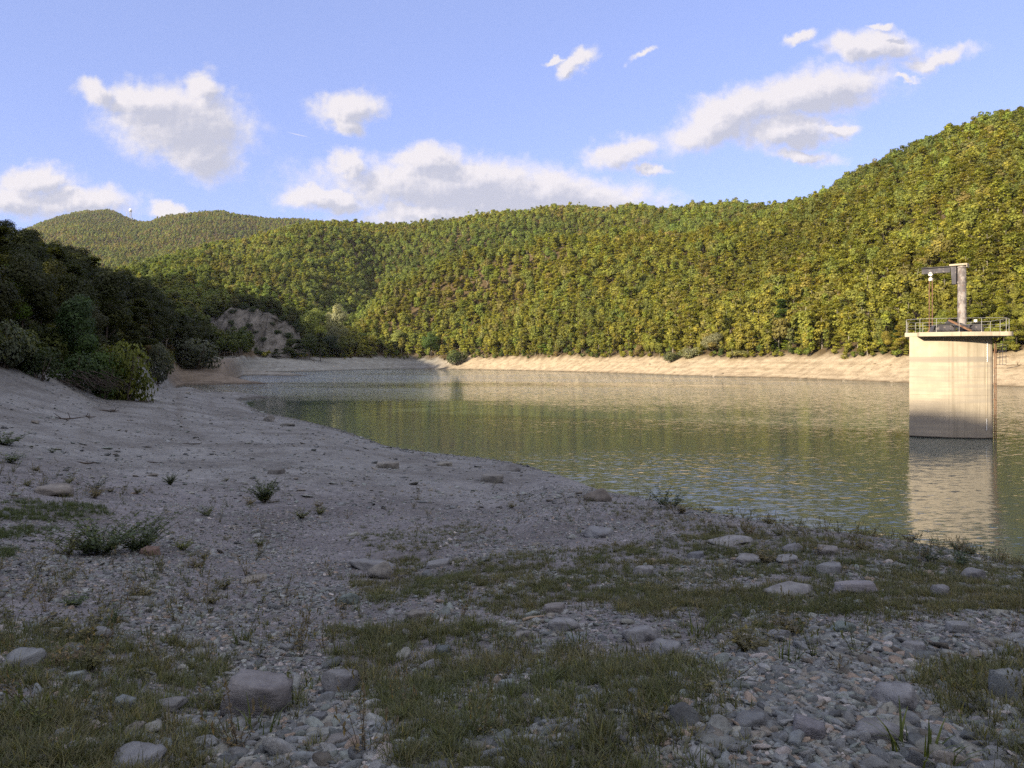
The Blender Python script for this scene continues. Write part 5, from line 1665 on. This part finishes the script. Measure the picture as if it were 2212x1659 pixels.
def grass_cover(gx, gy):
    z = ground(gx, gy)
    px, py = to_photo(gx, gy, z)
    qx = px + rng.normal(0, 6, px.shape); qy = py + rng.normal(0, 2.0, px.shape)
    fe = np.clip((py - 1000) / 500, 0.3, 1.3)              # ragged edges that thin out
    px = px + 60 * fbm(gx * 1.4, gy * 1.4, 91, 4) + rng.normal(0, 26, px.shape) * fe
    py = py + 26 * fe * fbm(gx * 1.4 + 40, gy * 1.4, 92, 4) + rng.normal(0, 13, px.shape) * fe
    cov = np.zeros(px.shape); scl = np.ones(px.shape); grn = np.full(px.shape, 0.4)
    for poly, c, s, g in GRASS:
        m = in_poly(qx, qy, poly) if g > 1 else in_poly(px, py, poly)
        cov = np.where(m, c, cov); scl = np.where(m, s, scl); grn = np.where(m, g, grn)
    cl = fbm(gx * 2.6, gy * 2.6, 95, 3)
    cov = np.where(grn > 1, cov, cov * np.clip(0.85 + 1.4 * cl, 0.08, 1.7))
    cov = np.maximum(cov, 0.025 * (fbm(gx * 0.8, gy * 0.8, 97, 2) > 0.1))
    return cov, scl, grn, z


# ------------------------------------------------------------------ small loose stones: the largest as stones of their own
def near_points(n, y0, y1, umax=0.78):
    yy = np.exp(rng.uniform(math.log(y0), math.log(y1), n))
    uu = rng.uniform(-umax, umax, n)
    return uu * yy, yy


sx, sy = near_points(1500, 2.9, 24)
cov, _, _, sz_ = grass_cover(sx, sy)
size = rng.lognormal(math.log(0.060), 0.36, len(sx)) * (1 + 0.03 * sy)
pxw = size / sy
keep = (sz_ > 0.15) & (rng.uniform(0, 1, len(sx)) < np.where(cov > 0.3, 0.45, 0.9)) & ~((sx < 4) & (sy > 19))
for bx, by, br in placed:
    keep &= np.hypot(sx - bx, sy - by) > br + 0.05
ii = np.nonzero(keep)[0]
ii = ii[np.argsort(-pxw[ii])][:238]
gras = cov > 0.35
for i in ii:
    o = put("stone", STONES[i % 10], None, (sx[i], sy[i], sz_[i] + size[i] * 0.08), (rng.normal(0, 0.22), rng.normal(0, 0.22), rng.uniform(0, 6.28)), (size[i] * 1.1,) * 3)
    t = GREYS[i % 8] * rng.uniform(0.75, 1.15)
    o["tint"] = [float(c) for c in t]
    if gras[i]:
        tag(o, "small grey stone lying half hidden in the thin shore grass", "stone", "stones in the shore grass")
    else:
        tag(o, "fist-sized grey stone lying loose on the open shore gravel", "stone", "stones on the shore gravel")

# ------------------------------------------------------------------ gravel
gx_, gy_ = near_points(185000, 2.7, 26)
cov, _, _, gz2 = grass_cover(gx_, gy_)
coarse = fbm(gx_ * 0.9, gy_ * 0.9, 101, 3)
size = rng.lognormal(math.log(0.026), 0.45, len(gx_)) * np.clip(1 + 0.7 * coarse, 0.5, 1.8)
size = np.maximum(size, 1.15 * gy_ / 745.0) * (1 + 0.012 * gy_)
dens = np.where(cov > 0.3, 0.55, 1.0) * np.clip(0.85 + 0.5 * coarse, 0.3, 1)
bare = sstep(15.5, 20.0, gy_ + 2.0 * coarse) * (1 - sstep(-2, 6, gx_))     # fine earth of the beach beyond the gravel terrace
dens = dens * (1 - 0.88 * bare)
keep = (gz2 > 0.02) & (rng.uniform(0, 1, len(gx_)) < dens)
gx_, gy_, gz2, size = gx_[keep], gy_[keep], gz2[keep], size[keep]
n = len(gx_)
tt = GREYS[rng.integers(0, 8, n)] * rng.uniform(0.55, 1.32, (n, 1))
pale = rng.uniform(0, 1, n) < 0.035
tt[pale] = np.array((0.42, 0.40, 0.38)) * rng.uniform(0.85, 1.2, (pale.sum(), 1))
tan = rng.uniform(0, 1, n) < 0.05
tt[tan] = np.array((0.30, 0.25, 0.20))
gv = scatter("gravel", np.stack([gx_, gy_, gz2 + size * 0.04], 1), np.stack([rng.normal(0, 0.3, n), rng.normal(0, 0.3, n), rng.uniform(0, 6.28, n)], 1),
             np.stack([size, size * rng.uniform(0.8, 1.1, n), size * rng.uniform(0.7, 1.2, n)], 1), rng.integers(0, 8, n), tt,
             [[o for o in [next(q for q in COL.objects if q.name.startswith("stone") and q.data == STONES[k]) for k in range(8)]]])
tag(gv, "loose grey gravel covering the near shore", kind="stuff")
print("gravel", n)
# scattered stones on the farther beach towards the inlet and the water's edge
bx_, by_ = near_points(26000, 18, 125, 0.72)
bz_ = ground(bx_, by_)
bs = rng.lognormal(math.log(0.07), 0.5, len(bx_)) * (0.6 + by_ / 55)
wet_ = sstep(1.0, 0.1, bz_)
keep = (bz_ > 0.0) & (bz_ < 5.2) & (bx_ < 2) & (rng.uniform(0, 1, len(bx_)) < 0.22 + 0.75 * wet_ + 0.3 * (fbm(bx_ / 6, by_ / 6, 105, 3) > 0.15))
bx_, by_, bz_, bs = bx_[keep], by_[keep], bz_[keep], bs[keep]
n = len(bx_)
tt = GREYS[rng.integers(0, 8, n)] * rng.uniform(0.8, 1.35, (n, 1))
dk = rng.uniform(0, 1, n) < 0.1
tt[dk] *= 0.4
gv2 = scatter("gravel", np.stack([bx_, by_, bz_ + bs * 0.1], 1), np.stack([rng.normal(0, 0.2, n), rng.normal(0, 0.2, n), rng.uniform(0, 6.28, n)], 1),
              np.stack([bs, bs, bs * 0.9], 1), rng.integers(0, 8, n), tt,
              [[o for o in [next(q for q in COL.objects if q.name.startswith("stone") and q.data == STONES[k]) for k in range(8)]]])
tag(gv2, "thin scatter of stones over the bare earth beach", kind="stuff")


fx_ = rng.uniform(-130, 130, 15000); fy_ = rng.uniform(140, 500, 15000)
fz_ = ground(fx_, fy_)
keep = (fz_ > 0.0) & (fz_ < 7.2) & (np.abs(fx_ / fy_) < 0.75) & (fx_ / fy_ > -0.33) & (rng.uniform(0, 1, 15000) < 0.45 + 0.5 * (fbm(fx_ / 12, fy_ / 12, 131, 3) > 0.1))
fx_, fy_, fz_ = fx_[keep], fy_[keep], fz_[keep]
n = len(fx_)
fs_ = rng.lognormal(math.log(0.36), 0.5, n)
gv3 = scatter("gravel", np.stack([fx_, fy_, fz_], 1), np.stack([rng.normal(0, 0.2, n), rng.normal(0, 0.2, n), rng.uniform(0, 6.28, n)], 1),
              np.stack([fs_ * 1.2, fs_, fs_ * 0.8], 1), rng.integers(0, 8, n), np.array((0.40, 0.335, 0.25)) * rng.uniform(0.45, 1.25, (n, 1)),
              [[o for o in [next(q for q in COL.objects if q.name.startswith("stone") and q.data == STONES[k]) for k in range(8)]]])
tag(gv3, "stones strewn over the bare far shore", kind="stuff")
# ------------------------------------------------------------------ grass
def tuft_mesh(name, seed, blades=16, h=0.10, spread=0.05, width=0.0032):
    r = np.random.default_rng(seed)
    V = []; F = []; S = []
    for b in range(blades):
        th = r.uniform(0, 6.28); q = spread * r.uniform(0, 1) ** 0.7
        p = np.array([q * math.cos(th), q * math.sin(th), -0.01])
        th2 = th + r.normal(0, 0.9); lean = r.uniform(0.15, 1.0); L = h * r.uniform(0.55, 1.3)
        d = np.array([math.cos(th2), math.sin(th2), 0]); s = np.array([-math.sin(th2), math.cos(th2), 0])
        base = len(V); w = width * r.uniform(0.7, 1.3)
        for k, t in enumerate((0, 0.4, 0.75, 1.0)):
            c = p + d * L * lean * t ** 1.6 * 0.9 + np.array([0, 0, L * (t - 0.38 * lean * t * t)])
            ww = w * (1 - 0.85 * t ** 1.5)
            V += [c - s * ww, c + s * ww]
        for k in range(3):
            F.append((base + 2 * k, base + 2 * k + 1, base + 2 * k + 3, base + 2 * k + 2)); S.append(r.uniform(0, 1))
        S[-3:] = [S[-1]] * 3
    me_ = mesh_from(name, np.array(V), np.array(F), [M_WEED])
    at_ = me_.attributes.new("shade", 'FLOAT', 'FACE'); at_.data.foreach_set("value", np.array(S, np.float32))
    return me_


TUFTS = [tuft_mesh("grass_tuft", 900 + i, 18 + 2 * i, 0.085 + 0.012 * (i % 4), 0.05 + 0.008 * (i % 3)) for i in range(7)]
tuft_at = [(886, 1210, 1.9, "dark green grass tuft behind the smooth rounded boulder"), (1255, 1392, 1.7, "isolated grass tuft below the slab with the bleached stick"),
           (1520, 1372, 2.0, "bushy grass tuft at the lower edge of the wide grass"), (1705, 1430, 1.3, "small grass tuft alone in the lower right gravel"),
           (2000, 1640, 2.2, "grass tuft in the gravel at the bottom right"), (560, 1585, 1.6, "green grass tuft just below the largest boulder"),
           (520, 1392, 1.5, "small grass tuft in the open gravel at the left")]
TUFT_SRC = []
for k, (px, py, s, lab) in enumerate(tuft_at):
    X, Y, Z = spot(px, py)
    o = put("grass_tuft", TUFTS[k], None, (X, Y, Z), (0, 0, k * 1.1), (s, s, s))
    o["tint"] = [0.075, 0.10, 0.03]
    tag(o, lab, "grass")
    TUFT_SRC.append(o)
hx_, hy_ = near_points(120000, 2.7, 22)
cov, scl, grn, hz_ = grass_cover(hx_, hy_)
keep = (rng.uniform(0, 1, len(hx_)) < cov * np.where(hy_ < 6.5, 0.28, 0.68)) & (hz_ > 0.1)
for q_, (bx, by, br) in enumerate(placed[:60]):
    keep &= np.hypot(hx_ - bx, hy_ - by) > br * 0.8
    if q_ < 10:
        keep &= np.hypot((hx_ - bx) * 0.8, hy_ - by + br * 0.9) > br * 0.9
hx_, hy_, hz_, scl, grn = hx_[keep], hy_[keep], hz_[keep], scl[keep], grn[keep]
n = len(hx_)
dry = np.clip(0.46 - 0.35 * grn + 0.45 * fbm(hx_ * 1.1, hy_ * 1.1, 111, 3) + rng.normal(0, 0.22, n), 0, 1)[:, None]
gt = (1 - dry) * np.array((0.084, 0.104, 0.046)) + dry * np.array((0.17, 0.150, 0.092))
lush = (grn > 1.0)[:, None]
gt = np.where(lush, np.array((0.066, 0.092, 0.036)), gt) * rng.uniform(0.75, 1.25, (n, 1))
ss = 0.58 * scl * rng.uniform(0.5, 1.4, n) * (1 + 0.02 * hy_)
gr = scatter("grass", np.stack([hx_, hy_, hz_], 1), np.stack([rng.normal(0, 0.12, n), rng.normal(0, 0.12, n), rng.uniform(0, 6.28, n)], 1),
             np.stack([ss, ss, ss * rng.uniform(0.8, 1.15, n)], 1), rng.integers(0, len(TUFT_SRC), n), gt, [TUFT_SRC])
tag(gr, "short half dry grass growing in patches between the stones", kind="stuff")
print("tufts", n)


# ------------------------------------------------------------------ weeds
def weed_meshes(seed, stems, h, spread, leaf, leaves, lean=0.5, heads=0):
    r = np.random.default_rng(seed)
    b = MB(); P = []; N = []; U = []; L = []
    for s in range(stems):
        th = r.uniform(0, 6.28); H_ = h * r.uniform(0.55, 1.1); q = spread * r.uniform(0.3, 1.0)
        base = np.array([0.12 * q * math.cos(th), 0.12 * q * math.sin(th), -0.02])
        pts = []
        for k in range(6):
            t = k / 5
            pts.append(base + np.array([math.cos(th) * q * t ** (1 + lean), math.sin(th) * q * t ** (1 + lean), H_ * (t - 0.15 * lean * t * t)]) + r.normal(0, 0.012 * h, 3) * (t > 0))
        b.tube(pts, [0.0022 * h / 0.35] * 3 + [0.0016 * h / 0.35] * 2 + [0.0008 * h / 0.35], 4, caps=False)
        for k in range(leaves):
            t = r.uniform(0.15, 1.0); f = t * 5; i0 = min(4, int(f))
            p = pts[i0] + (pts[i0 + 1] - pts[i0]) * (f - i0)
            ph = r.uniform(0, 6.28)
            out = np.array([math.cos(ph), math.sin(ph), r.uniform(0.2, 0.9)])
            ll = leaf * r.uniform(0.6, 1.25) * (1.1 - 0.5 * t)
            P.append(p + out * ll * 0.45); U.append(out); N.append(np.array([r.normal(0, 0.5), r.normal(0, 0.5), 1])); L.append(ll)
        for k in range(heads):
            t = r.uniform(0.8, 1.0)
            P.append(pts[-1] + np.array([0, 0, leaf * 0.5 * k])); U.append(np.array([r.normal(0, .4), r.normal(0, .4), 1.0])); N.append(r.normal(size=3)); L.append(leaf * 1.3)
    L = np.array(L)
    vs, fs, sh = leaf_quads(np.array(P), np.array(N), np.array(U), L, L * 0.34, r.uniform(0, 1, len(L)))
    st_ = mesh_from("stem", np.array(b.v), b.f, [M_WEED], True)
    at_ = st_.attributes.new("shade", 'FLOAT', 'FACE'); at_.data.foreach_set("value", np.full(len(st_.polygons), 0.25, np.float32))
    fo = mesh_from("foliage", vs, fs, [M_WEED])
    at_ = fo.attributes.new("shade", 'FLOAT', 'FACE'); at_.data.foreach_set("value", sh.astype(np.float32))
    return st_, fo


W_BUSH = weed_meshes(1, 46, 0.62, 0.45, 0.08, 46)
W_SPRAWL = weed_meshes(2, 34, 0.55, 0.75, 0.08, 44)
W_OPEN = weed_meshes(3, 10, 0.75, 0.65, 0.10, 34, 0.9)
W_THIN = weed_meshes(4, 6, 0.36, 0.22, 0.05, 11)
W_DRY = weed_meshes(5, 9, 0.26, 0.16, 0.028, 12, 0.4, 3)
W_LEAFY = weed_meshes(6, 22, 0.26, 0.24, 0.07, 10)


def weed(px, py, hpx, src, h0, label, tint_, rz=0.0, wide=1.0):
    X, Y, Z = spot(px, py)
    s = hpx / FPX * Y / h0
    o = empty("weed_plant", (X, Y, Z), (0, 0, rz), (s * wide, s * wide, s))
    tag(o, label, "weed")
    a = put("stem", src[0], o); c = put("foliage", src[1], o)
    a["tint"] = [float(q) * 0.8 for q in (tint_[0] * 1.2, tint_[1] * 0.85, tint_[2])]
    c["tint"] = [float(q) for q in tint_]
    return a, c


G1 = (0.07, 0.10, 0.045); G2 = (0.10, 0.115, 0.05); G3 = (0.15, 0.12, 0.075); GD = (0.045, 0.07, 0.035)
weed(572, 1086, 54, W_BUSH, 0.62, "compact dark green weed bush in the middle distance of the gravel", G1, 0.4, 1.1)
weed(215, 1200, 95, W_SPRAWL, 0.55, "broadest sprawling green weed on the left gravel, behind the reddish stone", G1, 0.0, 1.15)
weed(300, 1190, 80, W_SPRAWL, 0.55, "sprawling weed right behind the reddish brown stone", G1, 2.1, 1.0)
weed(145, 1205, 70, W_OPEN, 0.75, "thin arching weed stems left of the broadest sprawling weed", G2, 1.0, 1.1)
weed(395, 1188, 34, W_LEAFY, 0.26, "low yellowish green leafy weed right of the reddish brown stone", (0.12, 0.14, 0.045), 0.7, 1.1)
weed(205, 1060, 34, W_OPEN, 0.75, "sparse dark weed standing right of the low tan stone", GD, 0.3, 1.3)
weed(135, 1052, 30, W_THIN, 0.36, "thin weed behind the low tan stone at the left", GD, 1.6)
weed(368, 1048, 26, W_BUSH, 0.62, "small weed bush on the edge of the bare beach", G1, 0.9, 1.0)
weed(442, 1062, 26, W_THIN, 0.36, "narrow upright weed left of the compact weed bush", G1, 2.0)
weed(652, 1120, 28, W_LEAFY, 0.26, "low dark weed right of the compact weed bush", G2, 0.2)
weed(690, 1112, 24, W_LEAFY, 0.26, "low leafy weed in the gravel, farther right of the compact bush", G2, 1.2)
weed(1432, 1100, 62, W_OPEN, 0.75, "dark leafy weed standing on the bank edge against the ripples", GD, 1.9, 0.9)
weed(1455, 1098, 38, W_OPEN, 0.75, "arching dark weed stems on the bank edge, beside the taller one", GD, 0.2, 1.5)
weed(2075, 1226, 58, W_OPEN, 0.75, "dark leafy weed with arching stems in front of the tower's reflection", GD, 0.6, 1.5)
weed(2010, 1215, 54, W_OPEN, 0.75, "leafy weed stems on the bank left of the arching one", GD, 2.6, 1.3)
weed(114, 979, 15, W_LEAFY, 0.26, "tiny green weed alone on the bare left beach", G1, 0.0)
weed(14, 962, 36, W_LEAFY, 0.26, "clump of green weeds at the left edge of the beach", G1, 0.5, 1.5)
weed(22, 1000, 30, W_LEAFY, 0.26, "lower clump of green weeds at the left edge of the beach", G1, 1.7, 1.4)
weed(30, 1340, 95, W_THIN, 0.36, "tall thin weed at the left edge above the grass", G2, 0.2)
weed(160, 1310, 40, W_LEAFY, 0.26, "spreading green weed above the left grass patch", G1, 0.8, 1.2)
weed(245, 1345, 50, W_OPEN, 0.75, "leaning leafy weed at the corner of the left grass patch", G1, 1.5, 1.2)
weed(1650, 1318, 44, W_THIN, 0.36, "single dark stem rising from the wide grass", GD, 0.1, 0.6)
weed(1720, 1150, 34, W_DRY, 0.26, "flowering weed on the bank edge against the green water", G2, 0.0)
weed(1850, 1182, 40, W_DRY, 0.26, "taller flowering weed on the bank edge, left of the tower's reflection", G2, 1.0)
weed(1400, 1520, 44, W_THIN, 0.36, "thin weed in the gravel at the right of the bottom grass", G2, 1.0, 0.8)
weed(1560, 1470, 46, W_THIN, 0.36, "pale flowering weed stem in the lower right gravel", (0.16, 0.17, 0.10), 0.4, 0.7)
dry_src = weed(900, 1080, 26, W_DRY, 0.26, "dry brownish weed in the gravel below the bank edge", G3, 0.3)
thin_src = weed(740, 1050, 24, W_THIN, 0.36, "thin green weed at the edge of the bare beach near the middle", G2, 0.9)
leafy_src = weed(560, 1180, 24, W_LEAFY, 0.26, "small leafy weed in the open gravel below the compact bush", G2, 0.9)
kx, ky = near_points(16000, 3.2, 27)
kz = ground(kx, ky)
kpx, kpy = to_photo(kx, ky, kz)
crest = np.exp(-((kpy - np.interp(kpx, [0, 400, 900, 1300, 1500, 1750, 2212], [1040, 1050, 1075, 1095, 1125, 1155, 1215])) / 34.0) ** 2)
pk = 0.025 + 0.55 * crest * (fbm(kx / 2.2, ky / 2.2, 121, 3) > -0.15) + 0.10 * ((kpx < 700) & (kpy > 1200) & (kpy < 1450))
pk *= np.where((ky > 19) & (kx < 2), 0.1, 1.0)
keep = (rng.uniform(0, 1, len(kx)) < pk * 0.35) & (kz > 0.2)
kx, ky, kz, kpx = kx[keep], ky[keep], kz[keep], kpx[keep]
n = len(kx)
which_ = np.where(rng.uniform(0, 1, n) < 0.72, 0, rng.integers(1, 3, n))
browny = np.clip(rng.normal(0.55, 0.3, n), 0, 1)[:, None]
wt = (1 - browny) * np.array((0.09, 0.11, 0.045)) + browny * np.array((0.155, 0.128, 0.085))
ws = rng.uniform(0.45, 1.15, n)
wd = scatter("weeds", np.stack([kx, ky, kz], 1), np.stack([rng.normal(0, 0.1, n), rng.normal(0, 0.1, n), rng.uniform(0, 6.28, n)], 1),
             np.stack([ws, ws, ws], 1), which_, wt, [[dry_src[0], thin_src[0], leafy_src[0]], [dry_src[1], thin_src[1], leafy_src[1]]])
tag(wd, "sparse brownish weeds strewn over the gravel and along the bank edge", kind="stuff")
print("weeds", n)


# ------------------------------------------------------------------ the air between here and the far hills
def build_haze():
    m = bpy.data.materials.new("haze_air")
    m.use_nodes = True
    m.node_tree.nodes.clear()
    nt = NT(m.node_tree)
    out = nt.n('ShaderNodeOutputMaterial')
    v = nt.n('ShaderNodeVolumePrincipled', {'Color': (0.80, 0.86, 1.0, 1), 'Density': 0.00003, 'Anisotropy': 0.0})
    nt.L.new(v.outputs[0], out.inputs['Volume'])
    b = MB(); b.box((-6500, -6500, -12), (6500, 6500, 720))
    o = b.build("haze", m)
    tag(o, kind="stuff")


build_haze()
